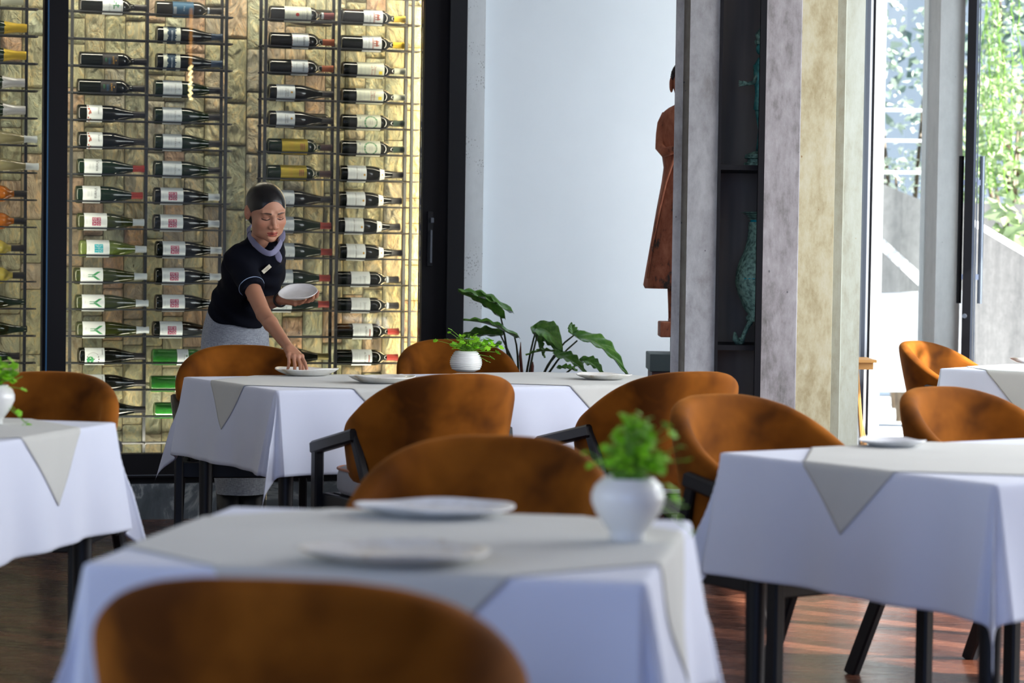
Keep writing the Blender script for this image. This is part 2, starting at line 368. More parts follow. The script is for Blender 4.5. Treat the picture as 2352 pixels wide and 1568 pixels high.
mb = MB(); mb.box((0, 4.75, ZC + .1), (8.4, 16.9, .2)); S(mb.build('ceiling', 'ceiling_paint'))
# side and rear walls, each with tall window openings
def wall_open(name, p0, p1, opens, mt, z0=.25, z1=2.85, t=.2):
    p0 = Vector((*p0, 0)); p1 = Vector((*p1, 0)); d = (p1 - p0); L = d.length; d.normalize(); nrm = Vector((-d.y, d.x, 0)); M = Matrix((d, nrm, Vector((0, 0, 1)))).transposed()
    mb = MB(); x = 0
    def b(a, c, za, zb):
        if c - a > .01: mb.box(p0 + d * ((a + c) / 2) + Vector((0, 0, (za + zb) / 2)), (c - a, t, zb - za), M)
    for a, c in opens: b(x, a, 0, ZC); b(a, c, 0, z0); b(a, c, z1, ZC); x = c
    b(x, L, 0, ZC)
    S(mb.build(name, mt))
    for i, (a, c) in enumerate(opens):
        f = MB()
        for q in (a + .03, c - .03): f.box(p0 + d * q + Vector((0, 0, (z0 + z1) / 2)), (.06, .08, z1 - z0), M)
        for q in (z0 + .03, z1 - .03): f.box(p0 + d * ((a + c) / 2) + Vector((0, 0, q)), (c - a, .08, .06), M)
        k = max(1, round((c - a) / 1.1))
        for j in range(1, k): f.box(p0 + d * (a + (c - a) * j / k) + Vector((0, 0, (z0 + z1) / 2)), (.05, .07, z1 - z0), M)
        wallopen_n[0] += 1
        fo = S(f.build('window_%d' % wallopen_n[0], 'black_metal'))
wallopen_n = [3]
wall_open('wall_rear', (4.2, -3.5), (-4.2, -3.5), [(1.9, 7.4)], 'warm_plaster')
wall_open('wall_left', (-4.15, -3.6), (-4.15, 12.9), [(3.1, 7.2)], 'warm_plaster')
wall_open('wall_right', (4.1, 12.4), (4.1, -3.6), [(1.2, 3.0), (4.5, 7.8), (9.6, 9.8), (12.2, 12.45)], 'warm_plaster')  # the two narrow slots are added for faint streaks mirrored in the cellar glass

# stone wall of the wine cellar: split-face blocks, each its own height and rough face
u0, u1 = uat(-200, .5), uat(966, .5)
mb = MB(); att = []
u = u0; rs = random.Random(3)
while u < u1:
    wd = .094 + rs.uniform(-.004, .006); z = .2 + rs.uniform(-.2, 0)
    while z < 2.95:
        h = rs.choice([.12, .17, .2, .24, .3]); c = rs.random(); dv = rs.uniform(0, .018)
        nx, nz = 10, max(6, int(h / .010)); z0c = max(z, .16); z1c = min(z + h, 2.95)
        if z1c - z0c > .02:
            rows = []
            for i in range(nz + 1):
                row = []
                for j in range(nx + 1):
                    a = j / nx; b = i / nz; uu = u + .002 + (wd - .004) * a; zz = z0c + .002 + (z1c - z0c - .004) * b
                    e = min(a, 1 - a, b * 2, (1 - b) * 2) * nx; e = min(1, e)
                    q = noise.noise(Vector((uu * 14, zz * 9, c * 50))) * .009 + abs(noise.noise(Vector((uu * 26 + zz * 12, zz * 18, c * 50)))) * .009 + noise.noise(Vector((uu * 55, zz * 48, c * 50))) * .002
                    edge = 0 if (i in (0, nz) or j in (0, nx)) else 1
                    row.append(W(uu, .5 - edge * (.005 + dv * .5 + q) , zz))
                rows.append(row)
            k = len(mb.f); mb.grid(rows); att += [(c, rs.random(), 0, 1)] * ((nx + 1) * (nz + 1))
        z += h
    u += wd
o = mb.build('wall_stone', ['split_stone'], smooth=True); S(o)
ca = o.data.color_attributes.new('rnd', 'FLOAT_COLOR', 'POINT'); ca.data.foreach_set('color', [x for c in att for x in c])
mb = MB(); wbox(mb, u0 - .05, u1 + .05, .5, .56, 0, ZC); S(mb.build('wall_back', 'stone_joint'))
# cabinet floor, returns and plinth
mb = MB(); wbox(mb, UL, UR, .0, .5, .0, .2); S(mb.build('floor_cellar', 'black_metal'))
us_ = uat(967, .5)
mb = MB(); wbox(mb, us_ + .10, us_ + .15, .06, .5, .2, ZC); S(mb.build('wall_return', 'warm_plaster'))
mb = MB(); wbox(mb, UL, UR, -.045, .0, 0, .158); S(mb.build('baseboard_cellar', 'grey_marble'))
# LED strip down the inner corner and the downlight bar at the top of the cellar
us = uat(967, .5)
led = thing('led_strip', 'warm glowing light strip running down the right edge of the stone wall', 'light strip', W(us + .035, .435, .2))
mb = MB(); mb.box((0, 0, 1.35), (.012, .012, 2.7), WM); mb.build('diffuser', 'led', led)
mb = MB(); mb.box(WM @ Vector((0.012, 0, 0)) + Vector((0, 0, 1.35)), (.006, .02, 2.7), WM); mb.build('channel', 'grey_metal', led)
for q in range(3):
    o = lamp('cellar_downlight', 'AREA', W(.1 + q * .62, .08, 2.93), W(.1 + q * .62, .42, .6), 10, (1, .90, .72), .5, .12)

for uu, e_ in ((uat(128, 0) + .03, 5), (uat(-60, 0), 3), (uat(985, 0), 9)):
    o = lamp('cellar_side_light', 'AREA', W(uu, .07, 1.6), W(uu + (.35 if uu < 0.3 else -.3), .5, 1.6), e_, (1, .88, .66), .03, 2.6)  # slim unseen lamps added behind the posts to light the stone evenly
for q in range(2):
    lamp('cellar_uplight', 'AREA', W(.25 + q * .9, .07, .31), W(.25 + q * .9, .47, 1.1), 5, (1, .90, .72), .7, .05)  # low fill lamps added to brighten the lower stone
# sliding glazed front of the cellar: posts, rails and panes
def glazed(name, a, b, parts):
    t = thing(name, None, None, W(a, 0, 0)); t['kind'] = 'structure'
    for nm, mt, boxes, bev in parts:
        mb = MB()
        for bx in boxes: wbox(mb, *bx, bev)
        mb.build(nm, mt, t, world=True)
    return t
pL0, pL1 = uat(105, -.02), uat(152, -.02)
d0, d1, f1 = uat(968, -.02), uat(1022, -.02), uat(1061, -.02)
win = glazed('window_1', pL0, d1, [
    ('frame', 'black_metal', [(pL0, pL1, -.05, .03, .16, ZC), (d0, d1, -.04, .03, .16, ZC), (pL1, d0, -.05, .03, .185, .292)], .003),
    ('threshold', 'grey_metal', [(pL1, d0, -.056, -.05, .196, .200)], 0),
    ('pane', 'glazing', [(pL1, d0, -.004, .004, .29, ZC)], 0)])
g = MB(); hx = uat(988, -.045)
wbox(g, hx - .012, hx + .012, -.052, -.04, hitW(988, 612, -.05)[1], hitW(988, 485, -.05)[1], .003)
hd = g.build('door_handle', 'bronze_metal', win, world=True)
g = MB(); wbox(g, hx - .003, hx + .010, -.075, -.052, hitW(988, 512, -.05)[1], hitW(988, 500, -.05)[1], .002)
wbox(g, hx - .006, hx + .002, -.08, -.064, hitW(988, 604, -.05)[1], hitW(988, 528, -.05)[1], .002)
wbox(g, hx - .004, hx + .0, -.066, -.05, hitW(988, 536, -.05)[1], hitW(988, 530, -.05)[1])
h2 = g.build('thumb_latch', 'grey_metal', hd); h2.location = (0, 0, 0)
win2 = glazed('window_2', UL, pL0, [
    ('frame', 'black_metal', [(pL0 - .012, pL0, -.03, .05, .16, ZC), (UL, pL0, -.03, .03, .185, .292)], .002),
    ('seal', 'edge_seal', [(pL0 - .001, pL0 + .006, -.054, -.05, .16, ZC)], 0),
    ('pane', 'glazing', [(UL, pL0, .012, .018, .29, ZC)], 0)])
mb = MB(); wbox(mb, d1, f1, -.07, .05, 0, ZC, .003); S(mb.build('trim_1', 'bronze_metal'))

# bead pendant hung over the right-hand tables; the cellar glass mirrors it
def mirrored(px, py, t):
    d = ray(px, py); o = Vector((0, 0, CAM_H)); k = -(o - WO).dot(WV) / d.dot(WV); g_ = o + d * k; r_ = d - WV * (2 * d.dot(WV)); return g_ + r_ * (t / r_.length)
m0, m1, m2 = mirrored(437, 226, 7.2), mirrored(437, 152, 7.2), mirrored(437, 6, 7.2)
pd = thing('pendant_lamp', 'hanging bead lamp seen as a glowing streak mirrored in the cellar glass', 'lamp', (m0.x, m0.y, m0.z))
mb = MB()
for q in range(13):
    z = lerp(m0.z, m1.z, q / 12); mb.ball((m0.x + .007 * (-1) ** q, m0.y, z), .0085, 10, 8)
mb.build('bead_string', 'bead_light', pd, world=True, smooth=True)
mb = MB(); mb.tube([(m0.x, m0.y, m1.z + .01), (m0.x, m0.y, min(2.98, m2.z))], .011, 10); mb.build('rod', 'brass_glow', pd, world=True, smooth=True)  # rod material emits, its glow standing in for lit brass
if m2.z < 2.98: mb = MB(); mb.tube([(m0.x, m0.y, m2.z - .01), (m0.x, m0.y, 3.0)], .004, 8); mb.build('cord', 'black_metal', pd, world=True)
# speckled pier, white wall
uc = uat(1108, -.02)
mb = MB(); wbox(mb, f1, uc, -.03, .5, 0, ZC); S(mb.build('wall_pier', 'terrazzo'))
uw = uat(1760, .03)
mb = MB(); wbox(mb, uc, uw, .03, .2, 0, ZC); S(mb.build('wall_white', 'white_plaster'))

# ------------------------------------------------------------------ concrete pillar with the display niche
def bx(px, Y, py=500): p = at(px, py, Y); return p.x
DZ = 1.1
def prism_px(name, pts, mt, back=10.35, z1=ZC):
    """upright prism whose front faces run through (pixel column, depth) points, given real depth behind"""
    poly = [(bx(a, Y + DZ), Y + DZ) for a, Y in pts]
    poly = poly + [(poly[-1][0] + .02, back), (poly[0][0] + .055, back)]
    mb = MB(); mb.prism(poly, 0, z1); return S(mb.build(name, mt))
prism_px('wall_pillar_edge', [(1545, 8.58), (1564, 8.57)], 'grey_concrete')
prism_px('wall_pillar_groove', [(1563, 8.59), (1579, 8.59)], 'brown_concrete')
prism_px('wall_pillar_left', [(1578, 8.52), (1646, 8.50)], 'grey_concrete')
prism_px('wall_pillar_middle', [(1752, 8.48), (1833, 8.52)], 'mottled_concrete', back=9.67)
prism_px('wall_pillar_yellow', [(1833, 8.53), (1915, 8.60), (1916, 8.70)], 'yellow_concrete')
prism_px('wall_pillar_right', [(1914, 8.66), (1935, 8.66), (1937, 8.74), (1979, 8.80)], 'pale_concrete')
# niche carcass: back, shelves and slim black frame
xa, xb = bx(1646, 9.6), bx(1752, 9.6); xc = bx(1829, 9.63) - .004
nt = thing('display_shelf', 'tall dark metal display niche set between the concrete pillar faces', 'shelf', (xa, 9.6, 0))
mb = MB(); mb.box(((xa + xc) / 2, 10.03, 1.5), (xc - xa, .04, 3.0)); mb.build('back_panel', 'niche_back', nt, world=True)
mb = MB(); mb.box((xa + .004, 9.82, 1.5), (.008, .42, 3.0)); mb.box((xc - .004, 9.85, 1.5), (.008, .34, 3.0)); mb.build('side_panel', 'niche_back', nt, world=True)
mb = MB(); mb.box((xa + .006, 9.6, 1.5), (.012, .03, 3.0)); mb.box((xb - .012, 9.59, 1.5), (.024, .03, 3.0)); mb.build('frame', 'black_metal', nt, world=True)
zs = [at(1700, 384, 9.6).z, at(1700, 799, 9.6).z]
for z in zs:
    mb = MB(); mb.box(((xa + xb) / 2, 9.645, z), (xb - xa - .002, .05, .02)); mb.box(((xa + xc) / 2, 9.84, z), (xc - xa - .002, .33, .02)); mb.build('shelf_board', 'black_metal', nt, world=True)

# ------------------------------------------------------------------ garden side: facade post, columns, open door
mb = MB(); p0 = at(1979, 500, 11.3).x; p1 = at(1988, 500, 11.3).x
mb.box(((p0 + p1) / 2, 11.3, 1.5), (p1 - p0, .1, 3.0)); S(mb.build('trim_2', 'grey_metal'))
mb = MB(); p0 = at(1988, 500, 11.35).x; p1 = at(1994, 500, 11.35).x
mb.box(((p0 + p1) / 2, 11.35, 1.5), (p1 - p0, .08, 3.0)); S(mb.build('trim_3', 'sunlit_white'))
mb = MB(); p0 = at(1993, 500, 11.4).x; p1 = at(2001, 500, 11.4).x
mb.box(((p0 + p1) / 2, 11.4, 1.5), (p1 - p0, .06, 3.0)); S(mb.build('trim_4', 'black_metal'))
pc0, pc1, pc2 = at(2136, 500, 12.3).x, at(2150, 500, 12.3).x, at(2206, 500, 12.3).x
mb = MB(); mb.prism([(pc0, 12.40), (pc1, 12.28), (pc2, 12.28), (pc2, 12.6), (pc0, 12.6)], 0, ZC); S(mb.build('wall_column', 'column_concrete'))
w3 = thing('window_3', None, None, (1.9, 12.45, 0)); w3['kind'] = 'structure'
mb = MB(); a, b = at(2001, 500, 11.45).x, pc0; mb.box(((a + b) / 2, 12.45, 1.5), (b - a + .3, .01, 3.0)); mb.build('pane', 'clear_glazing', w3, world=True)
mb = MB(); mb.box(((a + b) / 2, 12.45, .03), (b - a + .3, .06, .06)); mb.build('sill', 'black_metal', w3, world=True)
# open door leaf, seen edge-on, its hinges on the column
q0 = at(2214, 500, 11.55); q1 = at(2214 + 7, 500, 12.3)
dd = Vector((q1.x - q0.x, q1.y - q0.y, 0)); dn = dd.normalized(); ds = Vector((dn.y, -dn.x, 0)); DM = Matrix((ds, dn, Vector((0, 0, 1)))).transposed()
door = thing('door_1', None, None, (q0.x, q0.y, 0)); door['kind'] = 'structure'
def dbox(mb, s0, s1, l0, l1, z0, z1, bev=0): return mb.box(Vector((q0.x, q0.y, 0)) + ds * ((s0 + s1) / 2) + dn * ((l0 + l1) / 2) + Vector((0, 0, (z0 + z1) / 2)), (abs(s1 - s0), abs(l1 - l0), abs(z1 - z0)), DM, bev)
L = dd.length
mb = MB(); dbox(mb, 0, .040, 0, .07, .01, 2.96); dbox(mb, 0, .040, L - .07, L, .01, 2.96); dbox(mb, 0, .040, .07, L - .07, .01, .12); dbox(mb, 0, .040, .07, L - .07, 2.86, 2.96); mb.build('leaf_frame', 'black_metal', door, world=True)
mb = MB(); dbox(mb, .040, .050, 0, .07, .01, 2.96); dbox(mb, .055, .060, 0, .07, .01, 2.96); mb.build('gasket', 'grey_metal', door, world=True)
mb = MB(); dbox(mb, .015, .02, .07, L - .07, .12, 2.86); mb.build('pane', 'clear_glazing', door, world=True)
for sgn, x0, x1, nm in ((-1, -.030, -.006, 'pull_handle'), (1, .068, .094, 'pull_handle')):
    zt, zb = at(2205, 356, 11.5).z, at(2205, 697, 11.5).z
    mb = MB(); c = Vector((q0.x, q0.y, 0)) + ds * ((x0 + x1) / 2) + dn * .05
    mb.tube([c + Vector((0, 0, zb)), c + Vector((0, 0, zt))], .0125, 14)
    hnd = mb.build(nm, 'grey_metal' if sgn > 0 else 'black_metal', door, world=True, smooth=True, angle=40)
    mb = MB()
    for z in (lerp(zb, zt, .18), lerp(zb, zt, .82)): dbox(mb, min(0, x1) if sgn < 0 else .058, .002 if sgn < 0 else x0 + .012, .04, .06, z - .013, z + .013)
    o = mb.build('bracket', 'steel', hnd); o.location = (0, 0, 0)
mb = MB(); c = Vector((q0.x, q0.y, at(2205, 726, 11.5).z)) + ds * .012; mb.tube([c, c - dn * .018], [.012, .010], 12); mb.build('thumb_turn', 'grey_metal', door, world=True, smooth=True, angle=40)

# outdoors: terrace, walls, railing
mb = MB(); mb.box((6, 19.5, -.1), (20, 13.2, .18)); S(mb.build('ground_terrace', 'sunlit_white'))
mb = MB(); a, b = at(1996, 500, 14.6).x, at(2027, 500, 14.6).x; mb.box(((a + b) / 2, 14.7, 1.6), (b - a, .2, 3.2)); S(mb.build('wall_outdoor_return', 'sunlit_white'))
def slab(name, pts, Y, th, mt):
    """upright outdoor wall whose outline is given by photo points at depth Y"""
    P = [at(x, y, Y) for x, y in pts]; n = len(P)
    vs = [(p.x, Y, p.z) for p in P] + [(p.x, Y + th, p.z) for p in P]
    fs = [tuple(range(n)), tuple(range(n, 2 * n))[::-1]] + [(i, n + i, n + (i + 1) % n, (i + 1) % n) for i in range(n)]
    return S(MB().add(vs, fs).build(name, mt))
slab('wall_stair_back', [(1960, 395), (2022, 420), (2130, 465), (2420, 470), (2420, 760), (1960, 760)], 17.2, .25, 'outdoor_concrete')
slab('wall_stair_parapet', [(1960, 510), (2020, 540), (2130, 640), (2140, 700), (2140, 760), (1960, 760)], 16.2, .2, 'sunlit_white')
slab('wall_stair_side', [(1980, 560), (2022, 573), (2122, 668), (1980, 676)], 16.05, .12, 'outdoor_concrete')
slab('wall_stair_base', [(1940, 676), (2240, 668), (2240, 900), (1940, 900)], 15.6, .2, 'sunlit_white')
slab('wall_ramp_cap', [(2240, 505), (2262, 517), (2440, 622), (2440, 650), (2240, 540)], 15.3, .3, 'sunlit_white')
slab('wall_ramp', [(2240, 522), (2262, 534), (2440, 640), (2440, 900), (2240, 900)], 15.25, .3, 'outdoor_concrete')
rl = thing('metal_railing', 'white horizontal bar railing outside the window behind the leaves', 'railing', (2.4, 17.0, 0))
for y in (253, 323, 396):
    mb = MB(); a, b = at(1970, y - 3, 17.0), at(2160, y + 3, 17.0); a.z = b.z = (a.z + b.z) / 2; mb.bar(a, b, .02, .022); mb.build('rail', 'sunlit_white', rl, world=True)
mb = MB(); a = at(1975, 300, 17.05); mb.bar((a.x, 17.05, -.01), (a.x, 17.05, at(1975, 250, 17.05).z), .04, .04, (0, 1, 0)); mb.build('post', 'sunlit_white', rl, world=True)
mb = MB(); mb.box((5, 21.5, 3.5), (12, .3, 7)); S(mb.build('wall_neighbour', 'backdrop_paint'))

def leaf_cloud(mb, c, r, n, size, rng, droop=.0):
    for _ in range(n):
        while True:
            p = Vector((rng.uniform(-1, 1), rng.uniform(-1, 1), rng.uniform(-1, 1)))
            if p.length < 1: break
        p = Vector((c[0] + p.x * r[0], c[1] + p.y * r[1], c[2] + p.z * r[2]))
        d = Vector((rng.uniform(-1, 1), rng.uniform(-1, 1), rng.uniform(-.8, .6) - droop)).normalized(); s_ = d.cross(Vector((rng.uniform(-1, 1), rng.uniform(-1, 1), rng.uniform(-1, 1)))).normalized()
        L = size * rng.uniform(.6, 1.3); wd = L * .28; nn = d.cross(s_) * L * .12
        mb.add([p, p + d * L * .45 + s_ * wd + nn, p + d * L, p + d * L * .45 - s_ * wd + nn, p + d * L * .5], [(0, 1, 4), (1, 2, 4), (2, 3, 4), (3, 0, 4)])
def shrub(name, label, cat, c, r, n, size, mt, seed, trunk=True, group=None):
    rng = random.Random(seed); t = thing(name, label, cat, (c[0], c[1], 0), group=group)
    mb = MB(); leaf_cloud(mb, c, r, n, size, rng); mb.build('foliage', mt, t, world=True)
    if trunk:
        mb = MB()
        for k in range(5):
            a = rng.uniform(0, 6.3); e = Vector((c[0] + r[0] * .7 * math.cos(a), c[1] + r[1] * .5 * math.sin(a), c[2] + r[2] * rng.uniform(-.2, .7)))
            mb.tube([(c[0], c[1], 0), (lerp(c[0], e.x, .35), lerp(c[1], e.y, .35), e.z * .5), e], [.035, .022, .008], 6)
        mb.build('trunk', 'bark', t, world=True, smooth=True)
    return t
p = at(2085, 200, 18.3); shrub('garden_tree', 'pale leafy tree outside the left window above the railing', 'tree', p, (.55, .5, .75), 300, .075, 'pale_leaf', 1)
p = at(2075, 60, 19.6); shrub('garden_tree', 'dark green tree behind the railing, top of the left window', 'tree', p, (.9, .5, .9), 150, .16, 'garden_leaf_dark', 2)
p = at(2080, 400, 18.0); shrub('garden_shrub', 'pale shrub behind the lowest rail in the left window', 'shrub', p, (.5, .25, .2), 200, .07, 'pale_leaf', 3)
p = at(2310, 330, 17.9); shrub('garden_shrub', 'sunlit pale shrub below the vine outside the door', 'shrub', p, (.5, .35, .62), 900, .09, 'garden_leaf', 4)
p = at(2350, 130, 19.8); shrub('garden_tree', 'dark leafed tree behind the vine outside the door', 'tree', p, (.7, .5, 1.1), 330, .17, 'garden_leaf_dark', 5)
p = at(2325, 505, 16.6); shrub('garden_shrub', 'young broad leafed plant above the concrete ramp wall', 'shrub', p, (.14, .14, .17), 40, .16, 'garden_leaf', 6)
p = (5.0, 9.95, 3.05); shrub('garden_tree', 'tree outside the right wall whose leaves dapple the sunlit chair', 'tree', p, (.35, .6, .5), 110, .12, 'garden_leaf', 8)
# hanging vine
rng = random.Random(11); vt = thing('hanging_vine', 'bright green vine trailing down beside the glass door', 'vine', at(2290, 460, 15.9))
st = MB(); lf = MB()
for k in range(9):
    x = rng.uniform(2250, 2345) if k else 2258; y1 = rng.uniform(240, 470) - (max(0, x - 2290)) * 1.5; y = -60; pts = []
    X = x; Yd = rng.uniform(15.7, 16.1)
    while y < y1:
        pts.append(at(X, y, Yd)); X += rng.uniform(-3, 4); y += 14
        for _ in range(2):
            p = pts[-1] + Vector((rng.uniform(-.03, .03), rng.uniform(-.03, .03), rng.uniform(-.02, .02))); leaf_cloud(lf, p, (.02, .02, .02), 1, .052, rng, .3)
    st.tube(pts, .004, 5)
st.build('stem', 'pennywort_stem', vt, world=True); lf.build('foliage', 'garden_leaf', vt, world=True)
# timber-topped counter end glimpsed behind the pillar
ct = thing('wooden_side_table', 'slim golden wooden side table glimpsed at the pillar foot', 'table', (1.5, 10.6, 0))
a, b = at(1960, 828, 10.5), at(2010, 832, 10.5)
mb = MB(); mb.box((a.x + (b.x - a.x) / 2, 10.6, a.z), (b.x - a.x, .3, .012)); mb.build('tabletop', 'golden_wood', ct, world=True)
mb = MB(); c = at(1980, 841, 10.55); mb.box((c.x, 10.6, a.z - .022), (.078, .24, .03)); mb.build('rail', 'golden_wood', ct, world=True)
for x0, y0, x1, y1, dy in ((1966, 860, 1978, 1020, 0), (1973, 950, 1987, 1020, .08)):
    p, q = at(x0, y0, 10.55 + dy), at(x1, y1, 10.55 + dy); q = p + (q - p) * ((p.z - .0) / (p.z - q.z)); mb = MB(); mb.bar((p.x, p.y, a.z - .01) if x0 < 1970 else p, q, .016, .03, (0, 1, 0)); mb.build('leg', 'golden_wood', ct, world=True)
# ------------------------------------------------------------------ wine racks and bottles
BV = .20
zr = [lerp(hitW(250, 139, BV)[1], hitW(250, 942, BV)[1], (k - 2) / 13) for k in range(-1, 17)]   # axis height of rows -1..16
def zrow(k): return zr[k + 1]
def rack(label, pxs, pxa, pxb, rows):
    t = thing('wine_rack', label, 'wine rack', W(uat(pxs[0], BV), BV, .2), group='black bar wine racks behind the glass')
    for p in pxs:
        for v in ((BV - .06, BV + .06) if p > 400 else (BV,)):
            mb = MB(); u = uat(p, BV - .06); wbox(mb, u - .0065, u + .0065, v - .0065, v + .0065, .2, ZC - .01); mb.build('post', 'rack_metal', t, world=True)
    ua, ub = uat(pxa, BV), uat(pxb, BV)
    for k in rows:
        mb = MB(); z = zrow(k) - .028
        loop = [W(ua, BV - .031, z), W(ub - .01, BV - .031, z), W(ub, BV - .022, z), W(ub + .003, BV, z), W(ub, BV + .022, z), W(ub - .01, BV + .031, z), W(ua, BV + .031, z)]
        mb.tube(loop, .0036, 6)
        for p in pxs:
            u = uat(p, BV - .06); mb.tube([W(u, BV - .062, z), W(u, BV + .062, z)], .003, 6)
        mb.build('rod', 'rack_metal', t, world=True)
    return t
rack('narrow black wine rack at the far left picture edge', [61], -230, 82, range(-1, 15))
rack('black wine rack of two bottle columns beside the black post', [166, 339, 516], 140, 528, range(-1, 17))
rack('black wine rack of two bottle columns behind the woman', [606, 774, 943], 592, 957, range(-1, 17))

for n_, c_, r_, k_ in (('glass_black', (.004, .006, .005), .06, 0), ('glass_olive', (.030, .040, .010), .07, 0), ('glass_darkgreen', (.006, .018, .008), .06, 0)):
    mat(n_, c_, r_, spec=.5, coat=.15)
mat('glass_green', (.03, .22, .03), .05, trans=.55, coat=.4); mat('glass_lime', (.16, .22, .05), .06, trans=.35, coat=.4)
mat('glass_clear', (.50, .46, .26), .06, trans=.6, coat=.3); mat('glass_amber', (.75, .22, .02), .06, trans=.55, coat=.4); mat('glass_straw', (.75, .62, .12), .06, trans=.55)
for n_, c_ in (('cap_black', (.012, .012, .014)), ('cap_red', (.33, .03, .02)), ('cap_maroon', (.17, .02, .025)), ('cap_orange', (.36, .09, .03)), ('cap_gold', (.60, .42, .03)), ('cap_white', (.55, .62, .66)),
               ('cap_blue', (.02, .05, .10)), ('cap_green', (.02, .05, .03)), ('cap_pale', (.50, .54, .42)), ('cap_bronze', (.12, .10, .03)), ('cap_brown', (.05, .02, .02)), ('cap_silver', (.55, .57, .6))):
    mat(n_, c_, .4, metal=.35 if n_ in ('cap_gold', 'cap_silver', 'cap_bronze') else 0)
for n_, c_ in (('paper', (.66, .72, .74)), ('paper_cream', (.62, .66, .55)), ('paper_blue', (.01, .08, .16)), ('paper_yellow', (.48, .36, .03)), ('paper_black', (.012, .012, .014)), ('ink', (.08, .09, .10)), ('ink_soft', (.32, .36, .38)),
               ('ink_pink', (.35, .03, .10)), ('ink_cyan', (.02, .42, .50)), ('ink_green', (.03, .26, .09)), ('ink_red', (.55, .03, .02)), ('ink_brick', (.36, .10, .07)), ('ink_gold', (.55, .30, .04)), ('ink_navy', (.01, .04, .08)), ('ink_yellow', (.75, .62, .05)), ('ink_sage', (.22, .30, .20))):
    mat(n_, c_, .65)

PROF = {
 'bordeaux': [(0.0, .004), (.030, .002), (.0345, .0), (.037, .003), (.0375, .008), (.0375, .185), (.0368, .196), (.034, .206), (.028, .217), (.020, .226), (.0155, .234), (.0142, .245), (.0140, .292), (.0155, .293), (.0155, .299), (.012, .300), (0, .300)],
 'burgundy': [(0.0, .004), (.031, .002), (.036, .0), (.039, .003), (.0398, .010), (.0398, .125), (.0392, .145), (.037, .165), (.0325, .185), (.027, .205), (.0215, .225), (.0175, .242), (.0150, .258), (.0142, .27), (.0140, .292), (.0155, .293), (.0155, .299), (.012, .300), (0, .300)],
 'riesling': [(0.0, .004), (.031, .002), (.035, .0), (.0375, .003), (.0385, .010), (.0385, .13), (.037, .16), (.0335, .185), (.0285, .21), (.0235, .235), (.0185, .26), (.0150, .285), (.0142, .30), (.0140, .318), (.0150, .319), (.0150, .325), (.012, .326), (0, .326)],
 'sparkling': [(0.0, .004), (.035, .002), (.041, .0), (.0435, .003), (.0438, .010), (.0438, .125), (.042, .15), (.037, .18), (.030, .21), (.024, .24), (.020, .265), (.0175, .285), (.0175, .29), (.019, .295), (.019, .31), (.014, .315), (0, .315)]}
def rad(kind, x):
    pr = PROF[kind][3:-3]
    for (r0, h0), (r1, h1) in zip(pr, pr[1:]):
        if h0 <= x <= h1 and h1 > h0: return lerp(r0, r1, (x - h0) / (h1 - h0))
    return pr[-1][0]
def patch(mb, kind, x0, x1, t0, t1, dr, nt_=14, nx=4, wav=0):
    """piece of label on the side of a bottle: x along the axis, t angle up from the side that faces out"""
    rows = []
    for i in range(nt_ + 1):
        t = lerp(t0, t1, i / nt_); row = []
        for j in range(nx + 1):
            x = lerp(x0, x1, j / nx)
            if wav and j in (0, nx): x += (random.random() - .5) * wav
            r = rad(kind, x) + dr; row.append((x, -r * math.cos(t), r * math.sin(t)))
        rows.append(row)
    mb.grid([r[::-1] for r in rows])
TXT = {}
def glyphs(s):
    if s not in TXT:
        c = bpy.data.curves.new('t', 'FONT'); c.body = s; c.align_x = 'CENTER'; c.align_y = 'CENTER'; c.resolution_u = 2
        o = bpy.data.objects.new('t', c); me = bpy.data.meshes.new_from_object(o)
        TXT[s] = ([tuple(v.co) for v in me.vertices], [tuple(p.vertices) for p in me.polygons]); bpy.data.objects.remove(o); bpy.data.meshes.remove(me)
    return TXT[s]
def text(mb, kind, s, xc, tc, size, dr, flip=1):
    """lettering that reads from the base towards the neck line by line, running down round the bottle"""
    vs, fs = glyphs(s); out = []
    for x, y, _ in vs:
        xx = xc + y * size; r = rad(kind, xc) + dr; t = tc - x * size / r; out.append((xx, -r * math.cos(t), r * math.sin(t)))
    mb.add(out, fs)
P1, P2 = .0004, .0007
def lines(mb, k, xs, t0, t1, w=.0016):
    for x in xs: patch(mb, k, x, x + w, t0, t1, P2, 8, 1)
